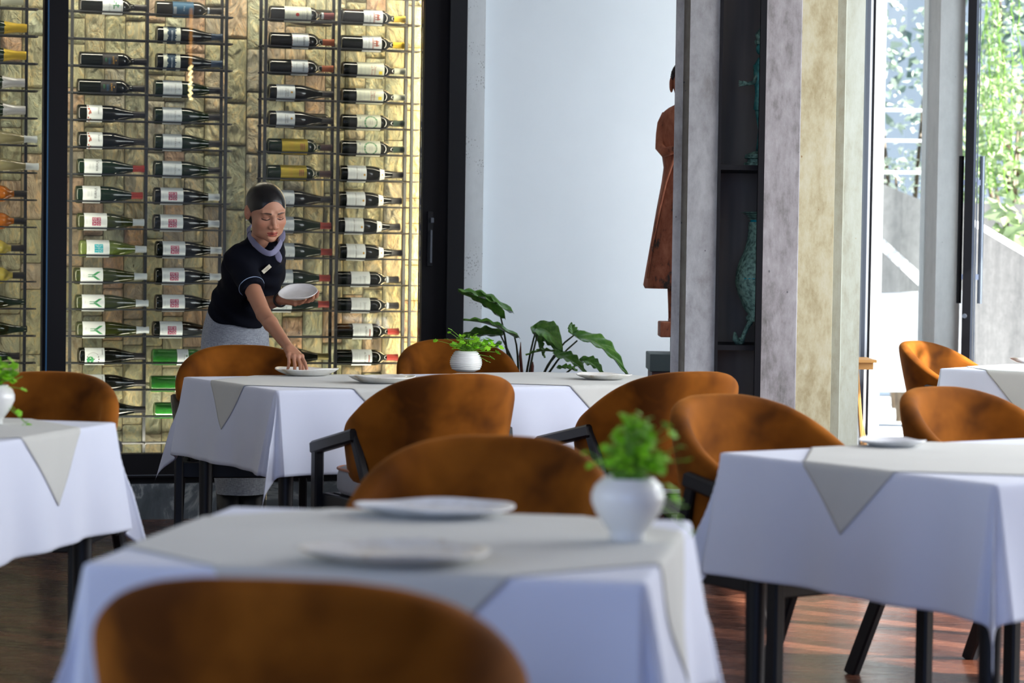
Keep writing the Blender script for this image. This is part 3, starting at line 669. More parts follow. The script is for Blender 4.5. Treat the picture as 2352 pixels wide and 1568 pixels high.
def design(style, kind, t):
    """label, capsule and print of one style; returns nothing, parts go under t"""
    lab = MB(); pr = MB(); lm = 'paper'; pm = ['ink', 'ink_soft']
    def L(x0, x1, a=1.25, b=1.25): patch(lab, kind, x0, x1, -a, b, P1, 20, 3); return
    def disc(xc, tc, rx, rt, dr=P2):
        pts = [(xc + rx * math.cos(q * .393), tc + rt * math.sin(q * .393)) for q in range(16)] + [(xc, tc)]
        pr.add([(x, -(rad(kind, x) + dr) * math.cos(a), (rad(kind, x) + dr) * math.sin(a)) for x, a in pts], [((i + 1) % 16, 16, i) for i in range(16)])
    if style in ('grid4', 'grid4c'):
        L(.028, .130, 1.45, 1.3); ch4 = 'MODA' if style == 'grid4' else 'LUPI'; pm = ['ink_pink' if style == 'grid4' else 'ink_cyan', 'paper', 'ink_soft']
        for (dx, dt), ch in zip(((.0100, .25), (.0100, -.25), (-.0100, .25), (-.0100, -.25)), ch4):
            pr.cur = 0; patch(pr, kind, .082 + dx - .0092, .082 + dx + .0092, dt - .23, dt + .23, P2, 6, 2); pr.cur = 1; text(pr, kind, ch, .082 + dx, dt, .0165, .0011)
        pr.cur = 2; lines(pr, kind, (.036, .040), -.3, .25, .0008)
    elif style == 'wye':
        L(.025, .125, 1.4, 1.3); pm = ['ink_green', 'ink_soft']
        def stroke(xa, ta, xb, tb, w):
            rows = []
            for i in range(9):
                x = lerp(xa, xb, i / 8); tt = lerp(ta, tb, i / 8); rows.append([(xx, -(rad(kind, xx) + P2) * math.cos(a), (rad(kind, xx) + P2) * math.sin(a)) for xx, a in ((x - w if ta != tb else x, tt - (0 if ta != tb else .15)), (x + w if ta != tb else x, tt + (0 if ta != tb else .15)))])
            if (ta == tb) or (tb < ta): rows = rows[::-1]
            pr.grid(rows)
        stroke(.058, 0, .084, 0, 0); stroke(.082, .02, .108, .50, .0075); stroke(.082, -.02, .108, -.50, .0075); pr.cur = 1; lines(pr, kind, (.036, .040), -.1, .3, .0008)
    elif style == 'seven':
        L(.036, .122, 1.3, 1.3); pm = ['ink_soft', 'ink']; lines(pr, kind, (.050, .055, .060, .072), -.35, .35, .0008); pr.cur = 1; text(pr, kind, 'T R E N E L', .091, .0, .0095, P2); text(pr, kind, 'Y', .107, -.0, .012, P2)
    elif style == 'jagged':
        lm = 'paper_cream'; L(.028, .105, 1.3, 1.35); pm = ['ink_navy', 'paper']; random.seed(5)
        for i in range(20): a = -1.28 + i * .13; patch(pr, kind, .050 - random.random() * .007, .080 + random.random() * .008, a, a + .132, P2, 2, 2)
        pr.cur = 1; text(pr, kind, 'SEDONARI', .066, -.1, .0105, .0012)
    elif style == 'script':
        L(.028, .107, 1.3, 1.3); pm = ['ink', 'ink_soft']; text(pr, kind, 'Vivana', .086, .2, .020, P2); pr.cur = 1; lines(pr, kind, (.050, .055, .066), -.2, .4, .001)
    elif style == 'floral':
        L(.038, .107, 1.25, 1.25); pm = ['ink_brick', 'ink']; random.seed(9)
        for i in range(11): a = random.uniform(-1.1, 1); x = random.uniform(.040, .052); patch(pr, kind, x, x + .006, a, a + .22, P2, 3, 1)
        pr.cur = 1; text(pr, kind, 'Kaiser', .090, .3, .013, P2)
    elif style == 'darkgold':
        lm = 'paper_black'; L(.10, .17, 1.1, 1.1); pm = ['ink_gold', 'ink_green', 'ink_navy']; text(pr, kind, 'CALMET', .148, .0, .010, P2); stroke_ = [(.166, .42), (.157, 0), (.166, -.42), (.161, 0)]
        pr.add([(x, -(.0375 + .0009) * math.cos(a), .0384 * math.sin(a)) for x, a in stroke_], [(0, 3, 1), (3, 2, 1)])
        pr.cur = 1; lines(pr, kind, (.112, .116), -.2, .3, .0014); pr.cur = 2; patch(pr, kind, .126, .136, -.5, .3, P2, 4, 1)
    elif style == 'swallow':
        L(.100, .190, 1.35, 1.35); pm = ['ink_brick', 'ink_green', 'ink_soft']; lines(pr, kind, (.105, .184), -1.3, 1.3, .001); pr.cur = 1
        for a, b in ((.150, .35), (.158, .1), (.166, -.2), (.148, -.4)): patch(pr, kind, a, a + .004, b, b + .40, P2, 4, 1)
        patch(pr, kind, .146, .176, .0, .08, P2, 2, 2); pr.cur = 2; text(pr, kind, 'MONTILLAR', .130, 0, .0105, P2)
    elif style == 'bluelabel':
        lm = 'paper_blue'; L(.073, .168, 1.2, 1.2); pm = ['ink_soft', 'paper']; patch(pr, kind, .076, .090, -.6, .3, P2, 6, 2); pr.cur = 1; text(pr, kind, 'Pinot', .124, .1, .011, P2)
    elif style == 'circle':
        L(.026, .114, 1.35, 1.3); pm = ['paper_black', 'ink_green', 'paper', 'ink']; disc(.062, -.30, .029, .80)
        pr.cur = 1; disc(.050, -.38, .016, .42, .0011); pr.cur = 2; disc(.078, -.32, .008, .26, .0013); pr.cur = 3; lines(pr, kind, (.102,), .2, .9, .002)
    elif style == 'sidelabel':
        L(.110, .161, 1.25, 1.3); pm = ['ink_soft', 'ink_sage', 'ink']; lines(pr, kind, (.118, .123, .128, .133), -.3, .7, .0009); pr.cur = 1; patch(pr, kind, .148, .157, .1, .35, P2, 3, 1); pr.cur = 2; text(pr, kind, 'CHABLIS', .141, .0, .0085, P2)
    elif style == 'reddot':
        lm = 'paper_cream'; L(.064, .188, 1.3, 1.3); pm = ['ink_red', 'ink', 'ink_soft']; disc(.123, -.1, .0085, .22)
        pr.cur = 1; text(pr, kind, 'DONNA', .168, .0, .014, P2); pr.cur = 2; lines(pr, kind, (.078, .086, .146, .153), -.6, .7, .0013)
    elif style == 'redscript':
        L(.098, .177, 1.3, 1.3); pm = ['ink_brick', 'ink', 'ink_soft']; lines(pr, kind, (.0982, .175), -1.3, 1.3, .002); pr.cur = 1; text(pr, kind, 'Elefanti', .154, .0, .015, P2); pr.cur = 2; text(pr, kind, 'Rosso', .122, .1, .011, P2); lines(pr, kind, (.109,), -.3, .3, .001)
    elif style == 'fleur':
        L(.031, .116, 1.3, 1.3); pm = ['ink_gold', 'ink', 'ink_soft']; disc(.100, .05, .005, .12); pr.cur = 1; text(pr, kind, 'LA FLEUR', .082, .0, .009, P2); text(pr, kind, 'CHATENEY', .072, .0, .009, P2); pr.cur = 2; lines(pr, kind, (.046, .054), -.4, .4, .0008)
    elif style == 'yellow':
        lm = 'paper_yellow'; L(.060, .181, 1.2, 1.2); pm = ['ink_brick', 'ink_gold']; lines(pr, kind, (.146, .154, .162), -.4, .4, .004); pr.cur = 1; text(pr, kind, 'DON', .105, .0, .024, P2)
    elif style == 'plainburg':
        L(.031, .120, 1.3, 1.3); pm = ['ink_soft', 'ink']; lines(pr, kind, (.076, .082), -.6, -.3, .001); pr.cur = 1; text(pr, kind, 'Roc', .095, -.5, .008, P2)
    elif style == 'castle':
        L(.096, .186, 1.35, 1.35); pm = ['ink_brick', 'ink', 'ink_soft']; patch(pr, kind, .142, .1455, -.75, .75, P2, 8, 1); patch(pr, kind, .1475, .149, -.75, .75, P2, 8, 1)
        for a in (-.28, .0, .3): patch(pr, kind, .149, .163 + (.006 if a == 0 else 0), a - .05, a + .05, P2, 2, 1)
        patch(pr, kind, .158, .166, -.38, .40, P2, 5, 1); patch(pr, kind, .166, .173, -.32, -.18, P2, 2, 1); patch(pr, kind, .166, .173, .16, .3, P2, 2, 1)
        pr.cur = 1; text(pr, kind, 'CHATEAU OLIVIER', .126, -.1, .0090, P2); pr.cur = 2; text(pr, kind, 'Grand Vin', .112, 0, .007, P2)
    elif style == 'wide':
        lm = 'paper_cream'; L(.064, .192, 1.3, 1.3); pm = ['ink_yellow', 'ink_brick', 'ink_soft']; patch(pr, kind, .166, .182, -.5, -.1, P2, 4, 2); pr.cur = 1; text(pr, kind, 'Chateau', .148, .0, .015, P2); text(pr, kind, 'La Rose', .134, .0, .015, P2); pr.cur = 2; lines(pr, kind, (.078, .083, .100, .118), -.5, .5, .0009)
    elif style == 'wreath':
        lm = 'paper_cream'; L(.068, .181, 1.3, 1.3); pm = ['ink_sage', 'ink_green', 'ink_soft']
        for q in range(26):
            a = q / 26 * 6.283; x = .133 + .028 * math.cos(a); tt = .0 + .78 * math.sin(a); patch(pr, kind, x - .004, x + .004, tt - .08, tt + .07, P2, 2, 1); pr.cur = q % 2
        pr.cur = 2; lines(pr, kind, (.128, .138), -.3, .3, .0016); patch(pr, kind, .080, .085, -.7, -.45, P2, 2, 1); patch(pr, kind, .080, .086, .4, .7, P2, 2, 1); lines(pr, kind, (.094,), -.5, .5, .001)
    elif style == 'saint':
        L(.031, .119, 1.35, 1.35); pm = ['ink', 'ink_soft', 'ink_gold']; text(pr, kind, 'SAINT CHAMANT', .074, .0, .0098, P2); pr.cur = 1; lines(pr, kind, (.045, .060, .084, .096), -.8, .8, .0005); pr.cur = 2; disc(.109, -.1, .0045, .13)
        patch(lab, kind, .184, .208, -.95, .95, .0006, 14, 6); disc(.196, -.05, .003, .13, .0012)
    elif style == 'estate':
        L(.068, .157, 1.3, 1.3); pm = ['ink_soft', 'ink']; text(pr, kind, 'Juvell', .132, -.1, .019, P2); text(pr, kind, 'BAROLO', .110, .0, .008, P2); lines(pr, kind, (.090,), -.2, .2, .001)
    elif style == 'sepia':
        L(.075, .169, 1.35, 1.35); pm = ['ink', 'ink_brick', 'ink_soft']; text(pr, kind, 'ALTESICA', .136, .0, .0125, P2); pr.cur = 1; lines(pr, kind, (.152,), -.6, .3, .005); pr.cur = 2; lines(pr, kind, (.088, .096, .110), -.5, .5, .0009)
    if lab.v:
        lo = lab.build('paper_label', lm, t, smooth=True)
        if pr.v: pr.build('print', pm, lo)
CAPX = {'bordeaux': .245, 'burgundy': .248, 'riesling': .268, 'sparkling': .215}
PROT = {}
def bottle(kind, glass, cap, style, band=None):
    key = (kind, glass, cap, style)
    if key in PROT: return None
    t = thing('wine_bottle', 'x', 'bottle', (0, 0, 0))
    mb = MB(); mb.lathe(PROF[kind], 28, 'X'); mb.build('glass_body', glass, t, smooth=True, angle=60)
    if cap:
        x0 = CAPX[kind]; e = PROF[kind][-1][1]; mb = MB()
        pr = [(rad(kind, x0) + .0006, x0)] + [(rad(kind, x) + .0007, x) for x in (lerp(x0, e - .02, i / 5) for i in range(1, 6))] + [(.0163 if kind != 'sparkling' else .0196, e - .008), (.0163 if kind != 'sparkling' else .0196, e), (.0, e + .0012)]
        mb.lathe(pr, 20, 'X', wob=(lambda a, i: 1 + .03 * math.sin(a * 6 + i)) if kind == 'sparkling' else None); mb.build('capsule', cap, t, smooth=True, angle=50)
    if band:
        mb = MB(); x0 = CAPX[kind]; mb.lathe([(rad(kind, x0) + .0013, x0 - band[1]), (rad(kind, x0) + .0013, x0 - band[1] + .01)], 20, 'X'); mb.build('neck_band', band[0], t, smooth=True)
    if style: design(style, kind, t)
    PROT[key] = t; return t
def aim_bottle(o, px, k, dx=0):
    u = uat(px, BV, 500); rr = {'bordeaux': .0375, 'burgundy': .0398, 'riesling': .0385, 'sparkling': .0438}[o['k']]
    o.location = W(u, BV, zrow(k) - .028 + math.sqrt((rr + .0036) ** 2 - .031 ** 2)); 
COLN = {0: 'the far left column', 1: 'the column right of the black post', 2: 'the column left of the woman', 3: 'the column behind the woman', 4: 'the column nearest the glowing edge'}
RUNS = [
 (1, 'bordeaux', 'glass_black', 'cap_black', 'swallow', [(0, 178)], 'dark bottle with green figure on white pink-lined label', None),
 (1, 'bordeaux', 'glass_black', 'cap_black', 'darkgold', [(2, 179), (3, 175)], 'all-black bottle with small gold mark on black label', None),
 (1, 'burgundy', 'glass_black', 'cap_black', 'floral', [(4, 176), (5, 177)], 'dark bottle with half red, half white label', None),
 (1, 'burgundy', 'glass_darkgreen', 'cap_red', 'script', [(6, 176), (7, 173)], 'dark green bottle with script label and red capsule', None),
 (1, 'burgundy', 'glass_olive', 'cap_white', 'grid4', [(8, 177)], 'olive bottle with pink lettered squares on white label', None),
 (1, 'burgundy', 'glass_lime', 'cap_white', 'grid4c', [(9, 183)], 'pale green bottle with turquoise square on its label', None),
 (1, 'riesling', 'glass_olive', 'cap_white', 'wye', [(10, 171), (11, 175), (12, 177)], 'slender olive bottle with big green Y label', None),
 (1, 'burgundy', 'glass_black', 'cap_black', 'circle', [(13, 182), (14, 183), (15, 184)], 'dark bottle with black circle and green dot label', None),
 (2, 'bordeaux', 'glass_black', 'cap_black', 'bluelabel', [(0, 353)], 'dark bottle with deep blue label', ('cap_white', .012)),
 (2, 'burgundy', 'glass_black', 'cap_blue', 'jagged', [(1, 355), (2, 355)], 'dark bottle with jagged navy band on cream label', None),
 (2, 'burgundy', 'glass_darkgreen', 'cap_black', 'seven', [(3, 351), (4, 351), (5, 352), (6, 352)], 'dark bottle with plain white label of spaced capitals', None),
 (2, 'burgundy', 'glass_black', 'cap_white', 'grid4', [(7, 352), (8, 352), (9, 358), (10, 357), (11, 358), (12, 353)], 'dark bottle with pink lettered squares and white capsule', None),
 (2, 'bordeaux', 'glass_green', 'cap_green', 'sidelabel', [(13, 352), (14, 349), (15, 358)], 'clear bright green bottle with small white label by shoulder', None),
 (3, 'bordeaux', 'glass_black', 'cap_maroon', 'reddot', [(0, 614)], 'dark bottle with red dot on wide pale label', ('cap_white', .004)),
 (3, 'bordeaux', 'glass_black', 'cap_orange', 'redscript', [(1, 615), (2, 614)], 'dark bottle with red-edged script label and rust capsule', None),
 (3, 'burgundy', 'glass_black', 'cap_black', 'fleur', [(3, 614), (4, 614)], 'dark sloping bottle with small capitals on white label, black capsule', None),
 (3, 'bordeaux', 'glass_darkgreen', 'cap_brown', 'yellow', [(5, 613), (6, 611)], 'dark green bottle with ochre yellow label', None),
 (3, 'burgundy', 'glass_black', 'cap_black', 'plainburg', [(7, 613)], 'dark bottle with bare white label beside the hair, black capsule', None),
 (3, 'burgundy', 'glass_darkgreen', 'cap_red', 'plainburg', [(8, 613), (9, 615), (10, 612), (11, 610)], 'dark green bottle with bare white label and red capsule', None),
 (3, 'burgundy', 'glass_black', 'cap_bronze', 'plainburg', [(13, 610)], 'dark bottle with bronze capsule just above the reaching hand', None),
 (4, 'bordeaux', 'glass_amber', 'cap_orange', 'castle', [(-1, 780)], 'amber bottle cut off by the top of the picture', None),
 (4, 'bordeaux', 'glass_black', 'cap_gold', 'castle', [(0, 780), (1, 778)], 'dark bottle with red castle label and gold capsule', None),
 (4, 'bordeaux', 'glass_black', 'cap_pale', 'wide', [(2, 782), (3, 781)], 'dark bottle with yellow square on wide label, pale capsule', None),
 (4, 'bordeaux', 'glass_black', 'cap_green', 'wreath', [(4, 781), (5, 781)], 'dark bottle with green wreath label', None),
 (4, 'burgundy', 'glass_black', 'cap_black', 'saint', [(6, 779), (7, 777), (8, 774), (9, 779)], 'dark bottle with white label and second small neck label', None),
 (4, 'bordeaux', 'glass_black', 'cap_black', 'estate', [(10, 772), (11, 773)], 'dark bottle with faint script label and white neck band', ('cap_white', .004)),
 (4, 'bordeaux', 'glass_black', 'cap_red', 'sepia', [(12, 774), (13, 773)], 'dark bottle with small brown scene label and red capsule', None),
 (0, 'sparkling', 'glass_clear', 'cap_pale', None, [(0, -117)], 'pale clear bottle neck at top of far left column', None),
 (0, 'sparkling', 'glass_darkgreen', 'cap_gold', None, [(1, -108), (2, -109)], 'sparkling bottle with gold foil neck', None),
 (0, 'sparkling', 'glass_darkgreen', 'cap_silver', None, [(3, -112), (4, -110)], 'sparkling bottle with silver foil neck', None),
 (0, 'riesling', 'glass_clear', 'cap_white', None, [(5, -88), (6, -84)], 'clear white-wine bottle with white capsule', None),
 (0, 'bordeaux', 'glass_amber', 'cap_black', None, [(7, -98), (8, -98)], 'amber orange bottle with black capsule', None),
 (0, 'bordeaux', 'glass_straw', 'cap_black', None, [(9, -104), (10, -100)], 'straw yellow bottle with black capsule', None),
 (0, 'burgundy', 'glass_darkgreen', None, None, [(11, -100), (12, -94)], 'uncapped dark green bottle', None),
 (0, 'burgundy', 'glass_darkgreen', 'cap_black', None, [(13, -112)], 'dark green bottle with black capsule beside the left fern', None),
]
ORD = {2: ('upper', 'lower'), 3: ('top', 'middle', 'bottom'), 4: ('topmost', 'second', 'third', 'lowest'), 6: ('topmost', 'second', 'third', 'fourth', 'fifth', 'lowest')}
for c_, kind, glass, cap, style, spots, desc, band in RUNS:
    key = (kind, glass, cap, style); new = key not in PROT
    if new: bottle(kind, glass, cap, style, band)
    proto = PROT[key]; proto['k'] = kind
    for i, (row, px) in enumerate(spots):
        o = proto if (new and i == 0) else dup(proto, (0, 0, 0))
        aim_bottle(o, px, row); o.rotation_euler = (random.Random(row * 9 + c_).uniform(-.05, .05), 0, R(17))
        o['label'] = desc + (', in ' + COLN[c_] if len(spots) == 1 else ', %s of the %s in %s' % (ORD[len(spots)][i], {2: 'pair', 3: 'three', 4: 'four', 6: 'six'}[len(spots)], COLN[c_]))
        if len(o['label'].split()) > 16: o['label'] = ' '.join(desc.split()) + ', ' + ('%s of %s' % (ORD[len(spots)][i], {2: 'two', 3: 'three', 4: 'four', 6: 'six'}[len(spots)]) if len(spots) > 1 else 'on rack')
        o['group'] = 'wine bottles in ' + COLN[c_]
for o in PROT.values():
    pass
for o in list(bpy.data.objects):
    if 'k' in o: del o['k']
# two spare bottles lying the other way behind the third column
for i, (row, px) in enumerate(((0, 640), (4, 632))):
    o = dup(PROT[('burgundy', 'glass_black', 'cap_black', 'fleur')], W(uat(px, .36) + .24, .36, zrow(row) + .004), R(17) + math.pi, 'dark bottle pointing left behind the rack post, %s of two' % ('upper' if i == 0 else 'lower')); o['group'] = 'spare bottles laid behind the third column'
# ------------------------------------------------------------------ tables and cloths
TZ = .742
def hang(a, b, LX, LY, drop, off, rng_ph, wave=.016, flare=.088):
    """position of cloth point (a, b) measured on the flat cloth, origin at the table centre"""
    hx, hy = LX / 2, LY / 2; oa = abs(a) - hx; ob = abs(b) - hy; sa = 1 if a > 0 else -1; sb = 1 if b > 0 else -1
    rr = .010
    def down(s):     # arc over the rounded edge then down, (outward, fall)
        if s <= 0: return 0, 0
        q = min(s / rr, math.pi / 2); o = rr * math.sin(q); f = rr * (1 - math.cos(q)); rest = s - rr * math.pi / 2
        if rest > 0: f += rest * math.cos(flare); o += rest * math.sin(flare)
        return o, f
    if oa <= 0 and ob <= 0: return (a, b, TZ + off)
    if oa > 0 and ob <= 0:
        o, f = down(oa); k = oa / drop; e = max(0, 1 - (hy - abs(b)) / .22)
        wv = math.sin(b * 13 + rng_ph) * .6 + math.sin(b * 29 + rng_ph * 2.3) * .4
        o += wave * wv * k * (1 - .3 * e) + off + e * e * k * .024
        return (sa * (hx + o), b, TZ - f + off * (0 if oa > rr else 1))
    if ob > 0 and oa <= 0:
        o, f = down(ob); k = ob / drop; e = max(0, 1 - (hx - abs(a)) / .22)
        wv = math.sin(a * 12 + rng_ph * 1.7) * .6 + math.sin(a * 27 + rng_ph) * .4
        o += wave * wv * k * (1 - .3 * e) + off + e * e * k * .024
        return (a, sb * (hy + o), TZ - f + off * (0 if ob > rr else 1))
    r = math.hypot(oa, ob); ph = math.atan2(ob, oa)            # 0 along x side .. 90 deg along y side
    u = ph / (math.pi / 2)
    az = math.pi / 2 * (u + .16 * math.sin(2 * math.pi * u) * min(1, r / .15)) 
    bulge = math.sin(math.pi * u) ** 2
    o, f = down(r); base_o = .024 * (r / drop) + wave * 0
    tilt = .20 * bulge * min(1, r / .2); rest = max(0, r - rr * 1.57)
    o = o * (1 - bulge) + (rr + rest * math.sin(flare + tilt)) * bulge + base_o * (1 - bulge)
    f = f * (1 - bulge) + (min(r, rr) * .6 + rest * math.cos(flare + tilt)) * bulge
    crease = -.020 * math.sin(2 * math.pi * u) ** 2 * min(1, r / drop)
    o = max(.002, o + off + crease)
    return (sa * (hx + o * math.cos(az)), sb * (hy + o * math.sin(az)), TZ - f + off * (1 if r < rr else 0))
def cloth_mesh(LX, LY, drop, off, ph, n=.014, rot=0, side=None, cx=0, fold=()):
    mb = MB()
    def axis(h):
        L = h + drop; k = int(L / n); pts = [i * n for i in range(k + 1)] + [L]
        pts += [h - .003, h, h + .004, h + .008, h + .012]; pts = sorted(set(round(p, 4) for p in pts)); out = []
        for p in pts:
            if not out or p - out[-1] > .0025: out.append(p)
        return [-p for p in reversed(out) if p > 0] + out
    if side is None:
        rows = [[hang(a, b, LX, LY, drop, off, ph) for b in axis(LY / 2)] for a in axis(LX / 2)]
        rows = [[(x, y, z + (sum(.0016 * max(0, 1 - abs(((x if ax == 0 else y) - q)) / .006) for ax, q in fold) if z > TZ - .002 else 0)) for x, y, z in r] for r in rows]
        mb.grid(rows)
    else:
        h = side / 2; k = int(side / n); ts = [-h + side * i / k for i in range(k + 1)]; c, s = math.cos(rot), math.sin(rot)
        rows = [[hang(cx + p * c - q * s, p * s + q * c, LX, LY, drop, off, ph) for q in ts] for p in ts]; mb.grid(rows)
    return mb
def table(name, label, x, y, rz, LX, LY, ph, legs, clothlab, overs, fold=(), drop=.285, leg_r=.026):
    t = thing('dining_table', label, 'table', (x, y, 0), rz)
    mb = MB(); mb.box((0, 0, TZ - .018), (LX - .012, LY - .012, .03)); mb.build('tabletop', 'black_wood', t)
    mb = MB(); 
    for s in (-1, 1): mb.box((0, s * (LY / 2 - .06), TZ - .075), (LX - .16, .022, .08)); mb.box((s * (LX / 2 - .06), 0, TZ - .075), (.022, LY - .16, .08))
    mb.build('apron', 'black_wood', t)
    for lx, ly in legs:
        mb = MB(); px_, py_ = lx * (LX / 2 - .055), ly * (LY / 2 - .055)
        mb.tube([(px_, py_, 0), (px_, py_, .1), (px_, py_, TZ - .04)], [leg_r * .72, leg_r * .8, leg_r * 1.1], 16); mb.build('leg', 'black_wood', t, smooth=True, angle=40)
    co = cloth_mesh(LX, LY, drop, .002, ph, fold=fold).build('tablecloth', 'white_linen', None, smooth=True)
    co.location = (x, y, 0); co.rotation_euler = (0, 0, rz); solidify(co, .0012, 1); tag(co, clothlab, 'tablecloth', 'white tablecloths on the dining tables')
    for cx, side, lab, rt in overs:
        oo = cloth_mesh(LX, LY, drop, .0048, ph, n=.007, rot=rt, side=side, cx=cx).build('overlay_cloth', 'beige_linen', None, smooth=True)
        oo.location = (x, y, 0); oo.rotation_euler = (0, 0, rz); solidify(oo, .0012, 1); tag(oo, lab, 'table cloth', 'beige overlay cloths laid cornerwise')
    return t
def place(corner, ang, LX, LY, sx=1, sy=-1):
    """centre of a table whose given corner (back left) stands at corner, long side along ang"""
    a = R(ang); e = Vector((math.cos(a), math.sin(a))); n = Vector((-e.y, e.x)); c = Vector(corner) + e * sx * LX / 2 + n * sy * LY / 2
    return c.x, c.y, a
L4 = [(-1, -1), (1, -1), (1, 1), (-1, 1)]
tf = place((-.488, 4.29), -8.5, .80, .80)
table('t', 'small square dining table nearest the camera, under a white cloth', *tf, .80, .80, 1.0, L4, 'white tablecloth on the nearest square table, two plates and a fern on it', [(0, .88, 'beige overlay cloth under the two nearest plates', R(45))], fold=((0, 0),))
tl = place((-1.05, 6.34), -12.6, .82, .82, sx=-1)
table('t', 'dining table cut off by the left picture edge', *tl, .82, .82, 2.2, L4, 'white tablecloth on the table cut off by the left edge', [(0, .84, 'beige overlay cloth with hanging point, left picture edge', R(45))])
tm = place((-1.165, 8.67), 28, 1.70, .85)
table('t', 'long dining table where the woman lays plates', *tm, 1.70, .85, .4, L4, 'long white tablecloth on the table the woman leans over', [(-.405, .86, 'beige overlay cloth at the woman\'s end of the long table', R(45)), (.42, .86, 'beige overlay cloth at the far right end of the long table', R(45))], fold=((1, .20), (1, -.05), (0, 0)))
tr = place((.503, 5.65), 35.5, 1.80, .85)
table('t', 'dining table on the right with slanting front corner, small plate on it', *tr, 1.80, .85, 3.1, L4, 'white tablecloth on the large table at the right', [(-.43, .88, 'beige overlay cloth with hanging point on the large right table', R(45)), (.45, .88, 'beige overlay cloth at the off-picture end of the large right table', R(45))], fold=((1, .22), (0, -.3)))
tg = place((1.828, 10.24), -40, .80, .80, sx=1, sy=1)
table('t', 'farthest dining table by the garden door', *tg, .80, .80, .9, L4, 'white tablecloth on the farthest table by the garden door', [(0, .84, 'beige overlay cloth on the farthest table by the garden door', R(45))])

# ------------------------------------------------------------------ chairs (front faces +Y)
def chair(name='dining_chair'):
    t = thing(name, 'x', 'chair', (0, 0, 0), group='rust velvet dining chairs')
    top = [(0, .834), (15, .832), (30, .822), (45, .803), (58, .775), (70, .742), (82, .707), (96, .668), (108, .635), (116, .615)]
    mb = MB(); N = 44; rows = []
    for i in range(N + 1):
        a = lerp(-114, 114, i / N); ar = R(a); zt = interp(abs(a), top); zb = lerp(.44, .47, abs(a) / 114)
        th = .026 * (1 - .35 * max(0, (abs(a) - 80) / 34)); row = []
        def P(z, off):
            k = (z - .44) / .39; w = lerp(.205, .252, min(1, k * 1.25) ** .8); dd = lerp(.20, .235, k)
            ca, sa = math.cos(ar), math.sin(ar); n_ = 2.35
            x = (w + off) * math.copysign(abs(sa) ** (2 / n_ * .98), sa); y = -(dd + off) * math.copysign(abs(ca) ** (2 / n_), ca) - .055 * k * max(0, ca)
            if ca < 0: y = .24 * (-ca) + .0
            return (x, y, z)
        prof = []
        for q in range(7): prof.append(P(lerp(zb, zt - th, q / 6), th))
        for q in range(1, 6): b_ = math.pi * q / 6; prof.append(P(zt - th + th * math.sin(b_), th * math.cos(b_)))
        for q in range(7): prof.append(P(lerp(zt - th, zb, q / 6), -th))
        rows.append(prof)
    mb.grid(rows, closed=True); nc = len(rows[0]); mb.f.append(tuple(range(nc))); mb.mi.append(0); mb.f.append(tuple(N * nc + j for j in range(nc))[::-1]); mb.mi.append(0)
    b_ = subsurf(mb.build('backrest', 'velvet', t, smooth=True))
    mb = MB(); rows = []
    for i in range(25):
        a = lerp(-100, 100, i / 24); ar = R(a); rows.append((.232 * math.copysign(abs(math.sin(ar)) ** .84, math.sin(ar)), -.232 * math.copysign(abs(math.cos(ar)) ** .85, math.cos(ar)) if math.cos(ar) > 0 else .05, .437))
    # seat frame and cushion
    mb = MB(); mb.bar((-.235, .245, .392), (.235, .245, .392), .025, .06); mb.bar((-.20, -.19, .392), (.20, -.19, .392), .025, .06)
    for s in (-1, 1): mb.bar((s * .235, .25, .392), (s * .205, -.20, .392), .025, .06)
    mb.box((0, .02, .418), (.42, .42, .012)); mb.build('seat_frame', 'black_wood', t)
    mb = MB(); rows = []
    prof = [(0, .425), (.80, .425), (.96, .430), (1, .445), (1.0, .485), (.975, .508), (.87, .520), (.5, .530), (0, .533)]
    for s_, z in prof:
        row = []
        for j in range(40):
            a = 2 * math.pi * j / 40; ca, sa = math.cos(a), math.sin(a); row.append((.236 * s_ * math.copysign(abs(ca) ** .5, ca), .02 + .225 * s_ * math.copysign(abs(sa) ** .5, sa), z))
        rows.append(row)
    mb.grid(rows, closed=True); c_ = mb.build('seat_cushion', 'grey_linen', t, smooth=True)
    mb = MB(); pts = []
    for j in range(41):
        a = 2 * math.pi * j / 40; ca, sa = math.cos(a), math.sin(a); pts.append((.234 * math.copysign(abs(ca) ** .5, ca), .02 + .222 * math.copysign(abs(sa) ** .5, sa), .508))
    mb.tube(pts, .005, 6); mb.build('piping', 'velvet_trim', c_, smooth=True)
    for s in (-1, 1):
        mb = MB(); mb.bar((s * .255, .262, 0), (s * .255, .262, .578), .032, .042, (0, 1, 0)); mb.build('leg', 'black_wood', t)
        mb = MB(); mb.bar((s * .245, -.36, 0), (s * .232, -.185, .40), .03, .045, (0, 1, 0)); mb.bar((s * .232, -.17, .37), (s * .258, -.055, .632), .026, .036, (0, 1, 0)); mb.build('leg', 'black_wood', t)
        mb = MB(); mb.bar((s * .255, .285, .566), (s * .262, -.075, .632), .038, .042); mb.build('armrest', 'black_wood', t)
    return t
ch0 = chair()
def put_chair(i, x, y, face, label):
    """face = bearing of the seat front, degrees, 90 = away from the camera"""
    o = ch0 if i == 0 else dup(ch0, (0, 0, 0)); o.location = (x, y, 0); o.rotation_euler = (0, 0, R(face - 90)); o['label'] = label; o['group'] = 'rust velvet dining chairs'
def back_at(x, y, face, d=.26):   # seat centre from the top of the back
    a = R(face); return x + d * math.cos(a), y + d * math.sin(a), face
